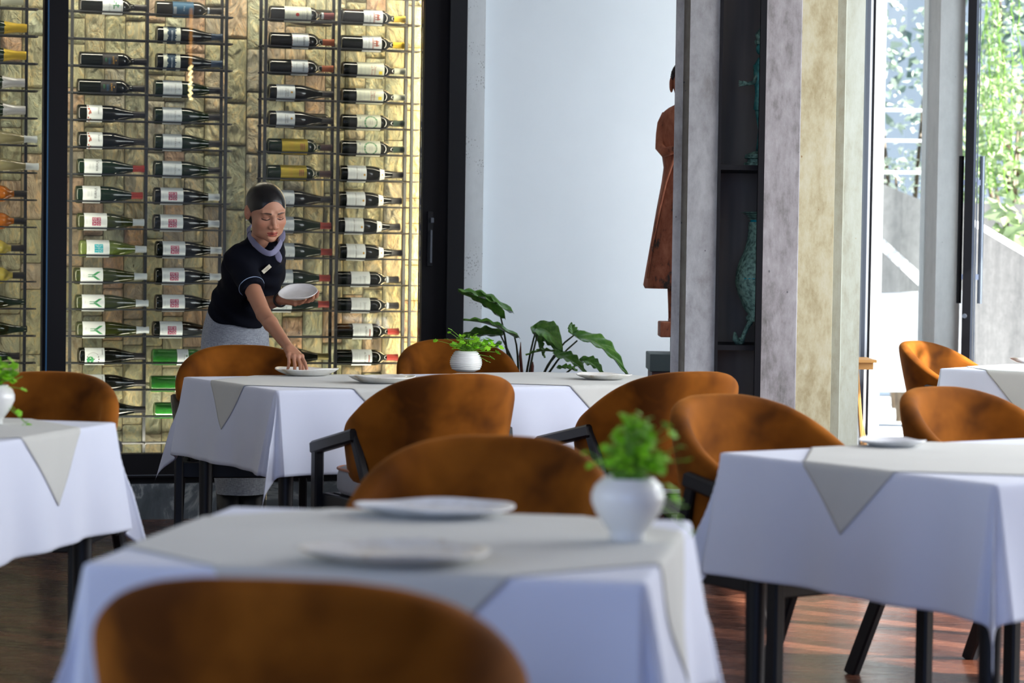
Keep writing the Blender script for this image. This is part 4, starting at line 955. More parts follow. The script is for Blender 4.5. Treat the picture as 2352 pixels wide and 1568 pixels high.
CH = [((-.264, 2.74), 83, 'rust velvet chair nearest the camera, its back filling the bottom edge'),
      ((-.030, 4.88), 261, 'rust velvet chair facing us behind the nearest square table'),
      ((-.165, 7.44), 116, 'rust velvet chair with its back to us, grey seat showing, at the long table'),
      ((.58, 7.80), 118, 'rust velvet chair right of centre, only its back and left armrest showing'),
      ((-1.045, 9.40), 279, 'rust velvet chair standing right in front of the woman'),
      ((-.262, 10.36), 282, 'rust velvet chair behind the ribbed fern pot, in front of the philodendron'),
      ((.565, 6.48), 305, 'rust velvet chair at the left end of the large right table'),
      ((1.255, 7.04), 306, 'rust velvet chair behind the large right table, in front of the garden door'),
      ((1.85, 11.02), 322, 'sunlit velvet chair in the dappled light by the garden door'),
      ((-1.37, 7.16), 262, 'rust velvet chair behind the table at the left picture edge')]
for i, ((x, y), f, lab) in enumerate(CH): put_chair(i, *back_at(x, y, f), lab)

# ------------------------------------------------------------------ plates
def plate(px, py, z, rx, ry, mt, label, yaw=0, h=.020, seed=0, M=None, loc=None):
    rng = random.Random(seed); k1, k2, k3 = rng.uniform(0, 6), rng.uniform(0, 6), rng.uniform(0, 6)
    prof = [(0, .004), (.52, .0035), (.56, .0), (.60, .0), (.66, .002), (.88, .55 * h), (.97, .84 * h), (1.0, .95 * h), (.995, 1.05 * h), (.975, 1.05 * h), (.93, .88 * h), (.84, .60 * h), (.70, .30 * h), (.4, .26 * h), (0, .26 * h)]
    mb = MB(); rows = []
    for s_, zz in prof:
        row = []
        for j in range(56):
            a = 2 * math.pi * j / 56; w_ = 1 + .018 * math.sin(2 * a + k1) + .012 * math.sin(3 * a + k2) + .006 * math.sin(5 * a + k3)
            row.append((rx * s_ * w_ * math.cos(a), ry * s_ * w_ * math.sin(a), zz + (.0025 * math.sin(2 * a + k2) + .0012 * math.sin(5 * a + k1)) * max(0, s_ - .7) / .3))
        rows.append(row)
    mb.grid(rows, closed=True); o = mb.build('plate', mt, None, smooth=True)
    if M is not None: o.matrix_world = M
    else: o.location = (*(atz(px, py, z).xy if loc is None else loc), z); o.rotation_euler = (0, 0, yaw)
    return tag(o, label, 'plate', 'handmade stoneware plates')
ZP = TZ + .0072
plate(905, 1288, ZP, .141, .112, 'glazed_plate', 'pale stoneware plate nearest the camera, front of the square table', R(-8), .019, 1)
plate(997, 1181, ZP, .141, .10, 'grey_plate', 'pale stoneware plate at the back of the nearest square table', R(-8), .017, 2)
plate(704, 861, ZP, .116, .100, 'glazed_plate', 'stoneware plate under the woman\'s fingertips', R(20), .024, 3)
plate(877, 878, ZP, .115, .105, 'glazed_plate', 'stoneware plate half hidden by the chair back on the long table', R(10), .022, 4)
plate(1387, 870, ZP, .102, .10, 'glazed_plate', 'stoneware plate at the right end of the long table', R(30), .018, 5)
plate(2049, 1024, ZP - .002, .084, .08, 'grey_plate', 'small grey-white plate on the large right table', R(30), .016, 6)
plate(2364, 833, ZP, .085, .085, 'glazed_plate', 'plate on the farthest table, cut by the right edge', 0, .02, 7)

# ------------------------------------------------------------------ pots of pennywort
def fern(px, py, prof, n, spread, height, seed, label, leafr=.0085, lean=(.0, 0), ribs=0, out=(), potn='ribbed', densebase=True, rmin=.004):
    p = atz(px, py, ZP); rng = random.Random(seed); t = thing('potted_plant', label, 'plant', (p.x, p.y, ZP - .0014), group='little pennywort pots on the tables')
    mb = MB(); mb.lathe(prof, 40); mb.build('pot', 'ceramic', t, smooth=True, angle=60)
    H = max(h for r, h in prof); ro = prof[-1][0]
    mb = MB(); rim = [r for r, h in prof if h == H][0]; mb.lathe([(0, H - .012), (rim * .93, H - .012)], 24); mb.build('soil', 'soil', t)
    st = MB(); leaves = []
    def stem(ex, ey, ez, r):
        b = Vector((rng.uniform(-.6, .6) * rim, rng.uniform(-.6, .6) * rim, H - .012)); e = Vector((ex, ey, ez)); m = (b + e) / 2 + Vector((ex, ey, 0)) * -.15 + Vector((0, 0, .014))
        pts = [b * (1 - s) ** 2 + m * 2 * s * (1 - s) + e * s * s for s in (0, .2, .4, .6, .8, 1)]; st.tube(pts, [.0012, .0011, .001, .001, .0009, .0008], 5); leaves.append((e, r))
    for _ in range(n):
        a = rng.uniform(0, 6.283); q = rng.random() ** .6; rr = spread * q; hh = H + height * (1 - .65 * q * q) * rng.uniform(.25, 1)
        stem(rr * math.cos(a) + lean[0] * rng.random(), rr * math.sin(a) * .8 + lean[1], hh, leafr * rng.uniform(.6, 1.25))
    for ex, ez, r in out: stem(ex, rng.uniform(-.02, .01), ez, r)
    st.build('stems', 'pennywort_stem', t, smooth=True)['kind'] = 'stuff'
    leaves = leaves[-len(out):] + leaves[:-len(out)]; mb = MB()
    for i, (e, r) in enumerate(leaves):
        if i < 99: mb = MB()
        if 1:
            nrm = Vector((rng.uniform(-.6, .6), rng.uniform(-.9, .3), rng.uniform(.5, 1.2))).normalized(); x = nrm.orthogonal().normalized(); y = nrm.cross(x); ring = []; mid = []
            for j in range(16):
                a = 6.283 * j / 16; s_ = 1 + .10 * math.sin(a * 5) - (.45 if j == 0 else 0); ring.append(e + (x * math.cos(a) + y * math.sin(a)) * r * s_ + nrm * r * .10 * math.sin(a * 5)); mid.append(e + (x * math.cos(a) + y * math.sin(a)) * r * .5 * s_ + nrm * r * .10)
            mb.add(ring + mid + [e], [(j, (j + 1) % 16, 16 + (j + 1) % 16, 16 + j) for j in range(16)] + [(16 + j, 16 + (j + 1) % 16, 32) for j in range(16)])
        if i < 98: mb.build('leaf', 'pennywort', t, smooth=True)
    if len(leaves) > 98: mb.build('leaves', 'pennywort', t, smooth=True)['kind'] = 'stuff'
    return t
ribbed = [(0, .0), (.036, .0), (.040, .003)]
for i in range(9):
    h = .008 + i * .0072; r = .041 + .0205 * math.sin(math.pi * min(1, (h + .012) / .088)) ; ribbed += [(r - .0008, h), (r + .0012, h + .003), (r + .0012, h + .0048), (r - .0008, h + .0066)]
ribbed += [(.044, .0755), (.041, .079), (.038, .079), (.038, .05), (0, .05)]
fern(1070, 852, ribbed, 95, .075, .075, 21, 'ribbed white pot of pennywort on the long table', .0108, (.045, 0), out=((-.118, .118, .010), (-.078, .124, .009), (-.062, .162, .010), (-.066, .150, .008), (.122, .075, .013), (.100, .055, .013), (.085, .040, .011), (.115, .105, .013), (.135, .095, .012), (.09, .12, .016)))
smooth_ = [(0, .0), (.028, .0), (.030, .004), (.028, .010), (.036, .022), (.050, .042), (.0585, .062), (.0585, .074), (.053, .088), (.043, .097), (.041, .100), (.038, .099), (.038, .06), (0, .06)]
fern(1441, 1238, smooth_, 150, .052, .105, 22, 'smooth white pot of pennywort on the nearest square table', .0088, (.012, 0), out=((.085, .055, .010), (.075, .07, .011), (.07, .085, .012), (.08, .04, .008), (.105, .012, .009), (-.062, .12, .008), (-.07, .14, .006), (.085, .15, .007), (.07, .17, .010), (.06, .185, .009), (-.01, .20, .008), (.015, .19, .008), (.03, .195, .008), (.095, .13, .007)))
fern(-20, 972, smooth_, 100, .05, .075, 23, 'white pot of trailing pennywort at the left picture edge', .0098, (.02, 0), out=((.075, .12, .009), (.085, .09, .010), (.072, .03, .010), (.09, .005, .011), (.098, -.002, .008), (.06, .15, .012), (.05, .165, .011)))

# ------------------------------------------------------------------ philodendron behind the long table
pp = at(1215, 850, 10.75); ph = thing('potted_philodendron', 'large dark leafed plant standing against the white wall', 'plant', (pp.x, pp.y, 0))
mb = MB(); mb.lathe([(0, 0), (.13, 0), (.15, .02), (.19, .40), (.195, .42), (.18, .42), (.175, .37), (0, .37)], 32); mb.build('planter', 'planter', ph, smooth=True, angle=40)
mb = MB(); mb.lathe([(0, .375), (.176, .372)], 24); mb.build('soil', 'soil', ph)
def bigleaf(base, tip, width, mid=None, roll=0.0, sag=.12, seed=0):
    """heart-shaped leaf from its stalk joint to its tip, with a folded midrib and raised side veins"""
    b, e = Vector(base), Vector(tip); d = e - b; L = d.length; d.normalize(); up = Vector((0, 0, 1)); s_ = d.cross(up).normalized(); nn = s_.cross(d).normalized()
    M = Matrix.Rotation(roll, 3, d); s_ = M @ s_; nn = M @ nn
    rows = []; vein = []; N, K = 22, 10
    for i in range(N + 1):
        q = i / N; wd = width * (math.sin(math.pi * min(1, q * 1.0 + .0) ** .62)) ** .8 * (1 - .12 * q); wd = max(wd, .0004)
        cen = b + d * L * q + Vector((0, 0, 1)) * (sag * L * math.sin(math.pi * q) * .6 - sag * L * q * q * .5); row = []
        for j in range(-K, K + 1):
            c = j / K; lobe = -L * .16 * max(0, 1 - q * 4.5) * abs(c) ** 1.2
            row.append(cen + s_ * wd * c + nn * (abs(c) * wd * .42 - .10 * wd * c * c + .006 * math.sin(q * 26 - abs(c) * 6) * abs(c)) + d * (lobe + L * .05 * abs(c)))
            vein.append(1.0 if j == 0 else max(0, math.sin(q * 44 - abs(c) * 9)) ** 12 * .7)
        rows.append(row)
    mb = MB(); mb.grid(rows); o = mb.build('leaf', 'philodendron', ph, smooth=True, world=True); solidify(o, .0012, 0)
    at_ = o.data.attributes.new('vein', 'FLOAT', 'POINT'); at_.data.foreach_set('value', vein)
    return o
root = at(1212, 880, 10.75)
LV = [((1150, 728), (1056, 667), .075, 10.05, 10.10, .5, .05), ((1168, 716), (1056, 664), .060, 10.06, 10.0, -.3, .06),
      ((1182, 774), (1068, 730), .055, 10.0, 9.98, -.1, .10), ((1150, 770), (1048, 778), .058, 10.12, 10.1, .4, .10),
      ((1232, 752), (1290, 796), .055, 10.1, 10.0, .6, .22), ((1228, 760), (1278, 800), .05, 10.2, 10.2, -.7, .10), ((1222, 757), (1250, 818), .035, 10.22, 10.25, .1, .05),
      ((1325, 775), (1438, 845), .062, 10.0, 9.95, .35, .22), ((1316, 768), (1312, 742), .026, 10.05, 10.08, .2, .0),
      ((1274, 808), (1210, 812), .030, 10.05, 10.02, .1, .1), ((1276, 815), (1345, 850), .045, 9.98, 9.95, .4, .15), ((1335, 828), (1385, 852), .035, 10.05, 10.0, .5, .2), ((1282, 846), (1325, 849), .03, 9.92, 9.9, .2, .1), ((1150, 790), (1100, 828), .035, 10.2, 10.2, .3, .1)]
stems_ = [((1150, 728), (1160, 760), 10.06), ((1182, 774), (1195, 810), 10.02), ((1232, 756), (1215, 805), 10.1), ((1236, 764), (1222, 805), 10.2), ((1318, 770), (1262, 802), 10.05), ((1326, 782), (1262, 830), 10.0), ((1276, 818), (1248, 842), 10.0), ((1337, 829), (1300, 848), 10.03), ((1150, 770), (1185, 840), 10.1), ((1160, 795), (1180, 850), 10.2)]
for (bx_, by_), (tx, ty), wd, Y0, Y1, ro, sg in LV: bigleaf(at(bx_, by_, Y0 + .6), at(tx, ty, Y1 + .6), wd, roll=ro, sag=sg)
for i, (a, m_, Y) in enumerate(stems_):
    Y += .6; p0 = at(*a, Y); p1 = at(*m_, lerp(Y, 10.75, .4)); p2 = root + Vector((.012 * (i - 5) * .8, .01 * (i % 3), -.1)); p3 = Vector((pp.x + .015 * (i - 5), pp.y, .37))
    mb = MB(); pts = []
    for k in range(9):
        s_ = k / 8; pts.append(p0 * (1 - s_) ** 3 + p1 * 3 * s_ * (1 - s_) ** 2 + p2 * 3 * s_ * s_ * (1 - s_) + p3 * s_ ** 3)
    mb.tube(pts, [.0035 + .0045 * k / 8 for k in range(9)], 7); mb.build('stalk', 'philodendron_stem', ph, smooth=True, world=True)
for q, (x, y0, y1) in enumerate(((1196, 785, 850), (1224, 830, 850))):
    mb = MB(); mb.tube([at(x, y0, 10.7), at(x - 1, (y0 + y1) / 2, 10.7), Vector((pp.x, pp.y, .37))], [.001, .007, .009], 6); mb.build('dry_sheath', 'dry_sheath', ph, world=True, smooth=True)

# ------------------------------------------------------------------ carved standing figure on its plinths
YS = 10.75
sb = at(1560, 773, YS); zf = sb.z
sx = 480 * 0 + F_PX / YS
st_ = thing('carved_statue', 'tall red carved wooden robed figure half hidden by the pillar', 'statue', (sb.x, YS, zf))
def sec(py, half, dep): return (at(1556, py, YS).z - zf, half / sx, dep)
prof = [sec(663, 78, .08), sec(655, 82, .085), sec(640, 80, .08), sec(560, 68, .075), sec(480, 56, .07), sec(420, 46, .065), sec(385, 42, .06), sec(360, 46, .062), sec(320, 52, .07), sec(280, 51, .07), sec(266, 49, .066), sec(256, 43, .058), sec(248, 33, .05), sec(241, 20, .04), sec(232, 12, .035), sec(222, 12, .034)]
mb = MB(); rows = []
for z, hx_, dp in prof:
    row = []
    for j in range(48):
        a = 2 * math.pi * j / 48; ca, sa = math.cos(a), math.sin(a)
        fold = 1 + (.035 * math.sin(a * 7) + .02 * math.sin(a * 13)) * max(0, 1 - (z / prof[10][0]))
        row.append((hx_ * math.copysign(abs(ca) ** .85, ca) * fold, dp * math.copysign(abs(sa) ** .85, sa) * fold, z))
    rows.append(row)
mb.grid(rows, closed=True); nb = len(mb.v); mb.f.append(tuple(range(48))[::-1]); mb.mi.append(0); mb.f.append(tuple(nb - 48 + j for j in range(48))); mb.mi.append(0)
mb.build('robed_body', 'red_wood', st_, smooth=True, angle=70)
mb = MB(); zh = at(1556, 190, YS).z - zf; mb.ball((0, -.005, zh), (.047, .060, .080), 24, 16); mb.ball((0, -.062, zh - .01), (.012, .018, .02)); mb.ball((0, -.055, zh - .035), (.018, .012, .008))
for s in (-1, 1): mb.ball((s * .053, .0, zh - .008), (.01, .018, .036))
mb.build('head', 'red_wood', st_, smooth=True)
mb = MB(); rng = random.Random(4)
for i in range(12):
    for j in range(16):
        t_ = math.pi * .52 * i / 11; a = 6.283 * (j + .5 * (i % 2)) / 16
        if math.sin(t_) * math.sin(a) < -.45 and math.cos(t_) < .55: continue
        mb.ball((.050 * math.sin(t_) * math.cos(a), .004 + .063 * math.sin(t_) * math.sin(a), zh + .022 + .066 * math.cos(t_)), .009, 6, 4)
mb.ball((0, .0, zh + .095), (.026, .026, .024), 12, 8); mb.build('curled_hair', 'wood_hair', st_, smooth=True)
for s in (-1, 1):
    mb = MB(); P_ = lambda x, py, y: (s * x, y, at(1556, py, YS).z - zf)
    mb.tube([P_(.050, 262, 0), P_(.076, 266, 0), P_(.089, 285, -.005), P_(.094, 310, -.01), P_(.099, 340, -.03), P_(.085, 352, -.07), P_(.04, 345, -.10), P_(.012, 335, -.105)], [.016, .022, .025, .026, .024, .022, .018, .012], 12); mb.build('arm', 'red_wood', st_, smooth=True)
    mb = MB(); mb.tube([P_(.035, 655, 0), P_(.034, 700, 0), P_(.032, 737, 0)], [.022, .018, .017], 12); mb.tube([P_(.033, 735, .01), P_(.036, 742, -.06)], [.018, .014], 10); mb.build('leg', 'red_wood', st_, smooth=True)
    mb = MB()
    mb.tube([P_(.035, 356, -.062), P_(.075, 420, -.055), P_(.10, 480, -.05), P_(.128, 560, -.045), P_(.148, 640, -.05)], [.006, .007, .007, .006, .005], 6); mb.build('robe_hem', 'red_wood', st_, smooth=True)
mb = MB(); zb = at(1556, 738, YS).z - zf; mb.box((0, -.01, zb / 2), (2 * 47 / sx, .19, zb), bev=.004); mb.build('base', 'red_wood', st_)
mb = MB(); z1 = at(1546, 337, YS).z - zf; mb.box((-.020, -.122, z1), (.012, .002, .052)); tg_ = mb.build('price_tag', 'paper', st_)
mb = MB(); mb.tube([(-.020, -.122, z1 + .026), (-.028, -.118, z1 + .034), (-.036, -.112, z1 + .03)], .001, 5); mb.build('string', 'paper', tg_)
z2 = at(1500, 809, YS).z; z3 = at(1500, 849, YS).z; x0 = at(1488, 830, YS).x
pl = thing('display_plinth', 'grey box plinth stacked on a dark red one below the carved statue', 'plinth', (sb.x, YS, 0))
mb = MB(); mb.box((sb.x, YS, (z2 + z3) / 2), (2 * (sb.x - x0), .34, z2 - z3), bev=.003); mb.build('upper_block', 'plinth_grey', pl, world=True)
mb = MB(); mb.box((sb.x, YS, z3 / 2), (2 * (sb.x - x0) - .02, .32, z3), bev=.003); mb.build('lower_block', 'plinth_red', pl, world=True)
mb = MB(); mb.box((sb.x, YS, (z2 + zf) / 2), (.07, .16, zf - z2), bev=.003); mb.build('top_block', 'plinth_grey', pl, world=True)

# ------------------------------------------------------------------ bronzes in the niche
zsf = zs[0] + .0101; bxx = at(1745, 250, 9.80).x
fg = thing('bronze_figurine', 'green patinated dancing figurine on the upper niche shelf', 'figurine', (bxx, 9.80, zsf)); sc8 = 9.80 / F_PX
def fz(py): return at(1740, py, 9.80).z - zsf
def fx(px, py=250): return at(px, py, 9.80).x - bxx
mb = MB(); mb.lathe([(0, 0), (.062, 0), (.060, .016), (.047, .018), (.045, .030), (.058, .034), (.056, .048), (.040, .055), (.02, .062), (0, .064)], 24, wob=lambda a, i: 1 + .05 * math.sin(a * 12)); mb.build('pedestal', 'bronze_relief', fg, smooth=True, angle=30)
mb = MB()
mb.tube([(0, 0, .06), (.012, -.01, fz(300)), (.0, 0, fz(250))], [.013, .018, .020], 10); mb.tube([(0, 0, fz(252)), (0, -.005, fz(215)), (0, 0, fz(180)), (0, 0, fz(150))], [.026, .020, .026, .030], 12)
mb.tube([(0, 0, fz(152)), (0, 0, fz(132))], [.028, .010], 10); mb.ball((0, -.004, fz(112)), (.020, .022, .026), 14, 10)
mb.tube([(.01, 0, fz(250)), (.055, -.02, fz(262)), (.06, -.01, fz(300))], [.020, .016, .010], 8)
mb.tube([(.02, 0, fz(156)), (.06, -.01, fz(165)), (.085, -.02, fz(130))], [.013, .010, .007], 8); mb.build('body', 'verdigris', fg, smooth=True)
mb = MB(); mb.tube([(-.02, 0, fz(156)), (fx(1738), -.01, fz(172)), (fx(1730), -.015, fz(190)), (fx(1714), -.03, fz(194)), (fx(1704), -.032, fz(193))], [.012, .010, .009, .008, .010], 8)
for k in range(4): mb.tube([(fx(1706), -.034, fz(191 + k * 2)), (fx(1694), -.036 - .002 * k, fz(188 + k * 4))], [.004, .002], 5)
mb.build('outstretched_arm', 'bronze_relief', fg, smooth=True)
mb = MB(); mb.lathe([(.022, fz(102)), (.025, fz(95)), (.018, fz(88)), (.024, fz(80)), (.012, fz(70)), (0, fz(60))], 14, wob=lambda a, i: 1 + .15 * math.sin(a * 5)); mb.build('crown', 'bronze_relief', fg, smooth=True)
z4 = zs[1] + .0101; bx2 = at(1752, 650, 9.80).x
ew = thing('bronze_ewer', 'turquoise bronze ewer on scrolled feet on the lower niche shelf', 'vase', (bx2, 9.80, z4))
def ez(py): return at(1740, py, 9.80).z - z4
def er(px, py=650): return bx2 - at(px, py, 9.80).x
body = [(0, ez(738)), (er(1716), ez(738)), (er(1714), ez(728)), (er(1720), ez(722)), (er(1712), ez(712)), (er(1706), ez(702)), (er(1703), ez(692)), (er(1694), ez(672)), (er(1688), ez(648)), (er(1690), ez(625)), (er(1697), ez(600)), (er(1706), ez(580)), (er(1712), ez(562)), (er(1716), ez(540)), (er(1717), ez(510))]
mb = MB(); mb.lathe(body, 36, wob=lambda a, i: 1 + (.02 * math.sin(a * 18) if 4 < i < 13 else 0)); mb.build('body', 'bronze_relief', ew, smooth=True)
mb = MB(); mb.lathe([(er(1720), ez(560)), (er(1722), ez(540)), (er(1720), ez(505))], 24); mb.lathe([(er(1697) + .004, ez(668)), (er(1691) + .004, ez(640)), (er(1696) + .004, ez(615)), (er(1706) + .004, ez(596))], 18, a0=math.pi * 1.22, a1=math.pi * 1.75); mb.build('glazed_panel', 'turquoise_glaze', ew, smooth=True)
mb = MB()
for k in range(5): mb.lathe([(er(1722) + .003 * k * k * .5, ez(506) + .007 * k), (er(1714) + .003 * k * k * .6, ez(506) + .007 * k + .003), (er(1722) + .003 * k * k * .5, ez(506) + .007 * k + .006)], 24, wob=lambda a, i: 1 + .03 * math.sin(a * 3))
mb.build('rim', 'bronze_relief', ew, smooth=True)
for k in range(3):
    a = R(205 + 120 * k); c_, s_ = math.cos(a), math.sin(a); mb = MB()
    q = [(er(1722), 738), (er(1712), 752), (er(1704), 768), (er(1698), 785), (er(1690), 790), (er(1682), 778), (er(1680), 762)]
    mb.tube([(r * c_, r * s_, max(.004, ez(y))) for r, y in q], [.012, .009, .009, .013, .015, .013, .004], 9); mb.ball((er(1695) * c_, er(1695) * s_, .014), (.012, .012, .013)); mb.build('foot', 'bronze_relief', ew, smooth=True)
# ------------------------------------------------------------------ the woman
class Field:
    def __init__(s, lo, hi, cell):
        s.lo = np.array(lo, np.float32); s.cell = cell; s.n = np.ceil((np.array(hi) - s.lo) / cell).astype(int) + 1
        s.D = np.full(s.n, 1.0, np.float32)
    def sl(s, lo, hi):
        a = np.clip(np.floor((np.array(lo) - s.lo) / s.cell).astype(int), 0, s.n); b = np.clip(np.ceil((np.array(hi) - s.lo) / s.cell).astype(int) + 1, 0, s.n)
        if (b <= a).any(): return None, None
        sl_ = tuple(slice(x, y) for x, y in zip(a, b))
        g = np.meshgrid(*[s.lo[i] + s.cell * np.arange(a[i], b[i], dtype=np.float32) for i in range(3)], indexing='ij')
        return sl_, np.stack(g, -1)
    def put(s, d, sl_, k, op):
        o = s.D[sl_]
        if op == 'sub': 
            h = np.clip(.5 - .5 * (d + o) / k, 0, 1); s.D[sl_] = o * (1 - h) + (-d) * h + k * h * (1 - h)
        else:
            h = np.clip(.5 + .5 * (d - o) / k, 0, 1); s.D[sl_] = d * (1 - h) + o * h - k * h * (1 - h)
    def cone(s, a, b, ra, rb, k=.01, op='add', flat=None):
        a, b = np.array(a, np.float32), np.array(b, np.float32); m = max(ra, rb) + k * 1.5 + .008
        sl_, P = s.sl(np.minimum(a, b) - m, np.maximum(a, b) + m)
        if sl_ is None: return
        v = b - a; L2 = float(v @ v) + 1e-12; q = P - a; h = np.clip((q @ v) / L2, 0, 1); w = q - h[..., None] * v
        if flat is not None:
            ax, f = np.array(flat[0], np.float32), flat[1]; ax /= np.linalg.norm(ax); c = w @ ax; w = w + ax * (c * (1 / f - 1))[..., None]
            d = (np.linalg.norm(w, axis=-1) - (ra + (rb - ra) * h)) * min(1, f)
        else: d = np.linalg.norm(w, axis=-1) - (ra + (rb - ra) * h)
        s.put(d, sl_, k, op)
    def ell(s, c, r, M=None, k=.01, op='add'):
        c = np.array(c, np.float32); r = np.array(r, np.float32); m = float(r.max()) + k * 1.5 + .008
        sl_, P = s.sl(c - m, c + m)
        if sl_ is None: return
        q = P - c
        if M is not None: q = q @ np.array(M, np.float32)
        q1 = np.linalg.norm(q / r, axis=-1); q2 = np.linalg.norm(q / (r * r), axis=-1) + 1e-9
        s.put(q1 * (q1 - 1) / q2, sl_, k, op)
    def mesh(s):
        D = s.D; ins = D < 0; n = np.array(D.shape)
        c = np.zeros(n - 1, np.int8)
        for dx in (0, 1):
            for dy in (0, 1):
                for dz in (0, 1): c += ins[dx:n[0] - 1 + dx, dy:n[1] - 1 + dy, dz:n[2] - 1 + dz]
        act = (c > 0) & (c < 8); I = np.argwhere(act); idx = np.full(n - 1, -1, np.int64); idx[act] = np.arange(len(I))
        acc = np.zeros((len(I), 3)); cnt = np.zeros(len(I))
        cor = [(x, y, z) for x in (0, 1) for y in (0, 1) for z in (0, 1)]
        for i, p in enumerate(cor):
            for q in cor[i + 1:]:
                if sum(abs(a - b) for a, b in zip(p, q)) != 1: continue
                dp = D[I[:, 0] + p[0], I[:, 1] + p[1], I[:, 2] + p[2]]; dq = D[I[:, 0] + q[0], I[:, 1] + q[1], I[:, 2] + q[2]]
                m = (dp < 0) != (dq < 0); t = np.where(m, dp / np.where(m, dp - dq, 1), 0)
                acc += np.where(m[:, None], np.array(p) + t[:, None] * (np.array(q) - np.array(p)), 0); cnt += m
        V = (I + acc / cnt[:, None]) * s.cell + s.lo; F = []
        for ax in range(3):
            u, v = (ax + 1) % 3, (ax + 2) % 3; sh = [slice(None)] * 3; sh2 = [slice(None)] * 3; sh[ax] = slice(0, -1); sh2[ax] = slice(1, None)
            A, B = ins[tuple(sh)], ins[tuple(sh2)]; E = np.argwhere(A != B); E = E[(E[:, u] > 0) & (E[:, v] > 0) & (E[:, u] < n[u] - 1) & (E[:, v] < n[v] - 1)]
            def g(du, dv): q = E.copy(); q[:, u] -= du; q[:, v] -= dv; return idx[q[:, 0], q[:, 1], q[:, 2]]
            f = np.stack([g(1, 1), g(0, 1), g(0, 0), g(1, 0)], 1); inner = A[E[:, 0], E[:, 1], E[:, 2]]
            f[~inner] = f[~inner][:, ::-1]; F.append(f)
        return V, np.concatenate(F)
def relax(V, F, n=2, lam=.5):
    e = np.concatenate([F[:, [0, 1]], F[:, [1, 2]], F[:, [2, 3]], F[:, [3, 0]]]); e = np.concatenate([e, e[:, ::-1]])
    for _ in range(n):
        S_ = np.zeros_like(V); c = np.zeros(len(V)); np.add.at(S_, e[:, 0], V[e[:, 1]]); np.add.at(c, e[:, 0], 1); V = V * (1 - lam) + lam * S_ / c[:, None]
    return V
def npmesh(name, V, F, mt, parent, colr=None):
    me = bpy.data.meshes.new(name); me.from_pydata(V.tolist(), [], F.tolist()); me.materials.append(MATS[mt]); me.polygons.foreach_set('use_smooth', [True] * len(F)); me.update()
    if colr is not None: ca = me.color_attributes.new('col', 'FLOAT_COLOR', 'POINT'); ca.data.foreach_set('color', np.concatenate([colr, np.ones((len(V), 1))], 1).ravel())
    o = bpy.data.objects.new(name, me); col.objects.link(o); o.parent = parent
    if parent: o.location = -parent.location
    return o
A_ = lambda px, py, Y: np.array(at(px, py, Y))
# --- joints
pel = A_(538, 765, 9.70); waist = A_(549, 700, 9.60); chest = A_(583, 620, 9.42); neckb = A_(611, 566, 9.30); headc = A_(612, 487, 9.165)
shR = A_(551, 598, 9.27); elR = A_(606, 722, 9.06); wrR = A_(664, 800, 8.87)
shL = A_(618, 598, 9.46); elL = A_(600, 700, 9.42); wrL = A_(646, 688, 9.22)
foot = np.array([pel[0] - .02, pel[1] + .02, 0.0])
wm = thing('person', 'woman in black top, grey scarf collar and grey skirt, bending to lay a plate', 'person', (float(pel[0]), float(pel[1]), 0))
SK = np.array([.43, .215, .135])
# --- head, in its own frame: face to -y
HM = (Matrix.Rotation(R(27), 3, 'Z') @ Matrix.Rotation(R(-3), 3, 'Y') @ Matrix.Rotation(R(17), 3, 'X'))
H = np.array(HM) * .94
hf = Field((-.10, -.13, -.20), (.10, .14, .14), .0017)
hf.ell((0, .018, .036), (.073, .088, .076), k=.02)
hf.ell((0, -.025, .002), (.0635, .058, .085), k=.03)
hf.ell((0, -.030, -.040), (.053, .050, .052), k=.03)
hf.ell((0, -.036, -.068), (.040, .040, .034), k=.025)
hf.ell((0, -.066, -.091), (.017, .014, .013), k=.022)
for s in (-1, 1):
    hf.ell((s * .041, -.052, -.026), (.021, .018, .018), k=.022)
    hf.ell((s * .043, -.018, -.066), (.013, .028, .020), k=.03)
    hf.ell((s * .0305, -.091, .001), (.019, .0105, .0115), k=.012, op='sub')
    hf.ell((s * .0305, -.0655, .002), (.0168, .0150, .0125), k=.003)
    hf.cone((s * .016, -.0835, .018), (s * .044, -.072, .020), .0055, .005, k=.014)
    # upper lid fold and lash ridge
    hf.cone((s * .017, -.0775, -.004), (s * .0305, -.0812, -.0075), .0016, .0020, k=.003)
    hf.cone((s * .0305, -.0812, -.0075), (s * .0455, -.0725, -.005), .0020, .0014, k=.003)
hf.cone((0, -.082, .010), (0, -.0885, -.012), .0060, .0065, k=.014)
hf.cone((0, -.0885, -.012), (0, -.0985, -.0345), .0065, .0105, k=.010)
for s in (-1, 1):
    hf.ell((s * .0130, -.0895, -.038), (.0088, .0100, .0078), k=.007)
    hf.ell((s * .0068, -.0975, -.0455), (.0035, .0055, .0026), k=.003, op='sub')
hf.ell((0, -.081, -.052), (.004, .006, .008), k=.008)
hf.cone((-.019, -.0745, -.0655), (0, -.0865, -.0615), .0030, .0052, k=.006); hf.cone((.019, -.0745, -.0655), (0, -.0865, -.0615), .0030, .0052, k=.006)
hf.cone((-.014, -.0765, -.0715), (.014, -.0765, -.0715), .0055, .0055, k=.006); hf.ell((0, -.083, -.0722), (.011, .0065, .0062), k=.006)
hf.cone((-.022, -.0790, -.0668), (0, -.0945, -.0668), .0012, .0016, k=.0025, op='sub'); hf.cone((.022, -.0790, -.0668), (0, -.0945, -.0668), .0012, .0016, k=.0025, op='sub')
hf.ell((0, -.0845, -.0815), (.016, .006, .0045), k=.006, op='sub')
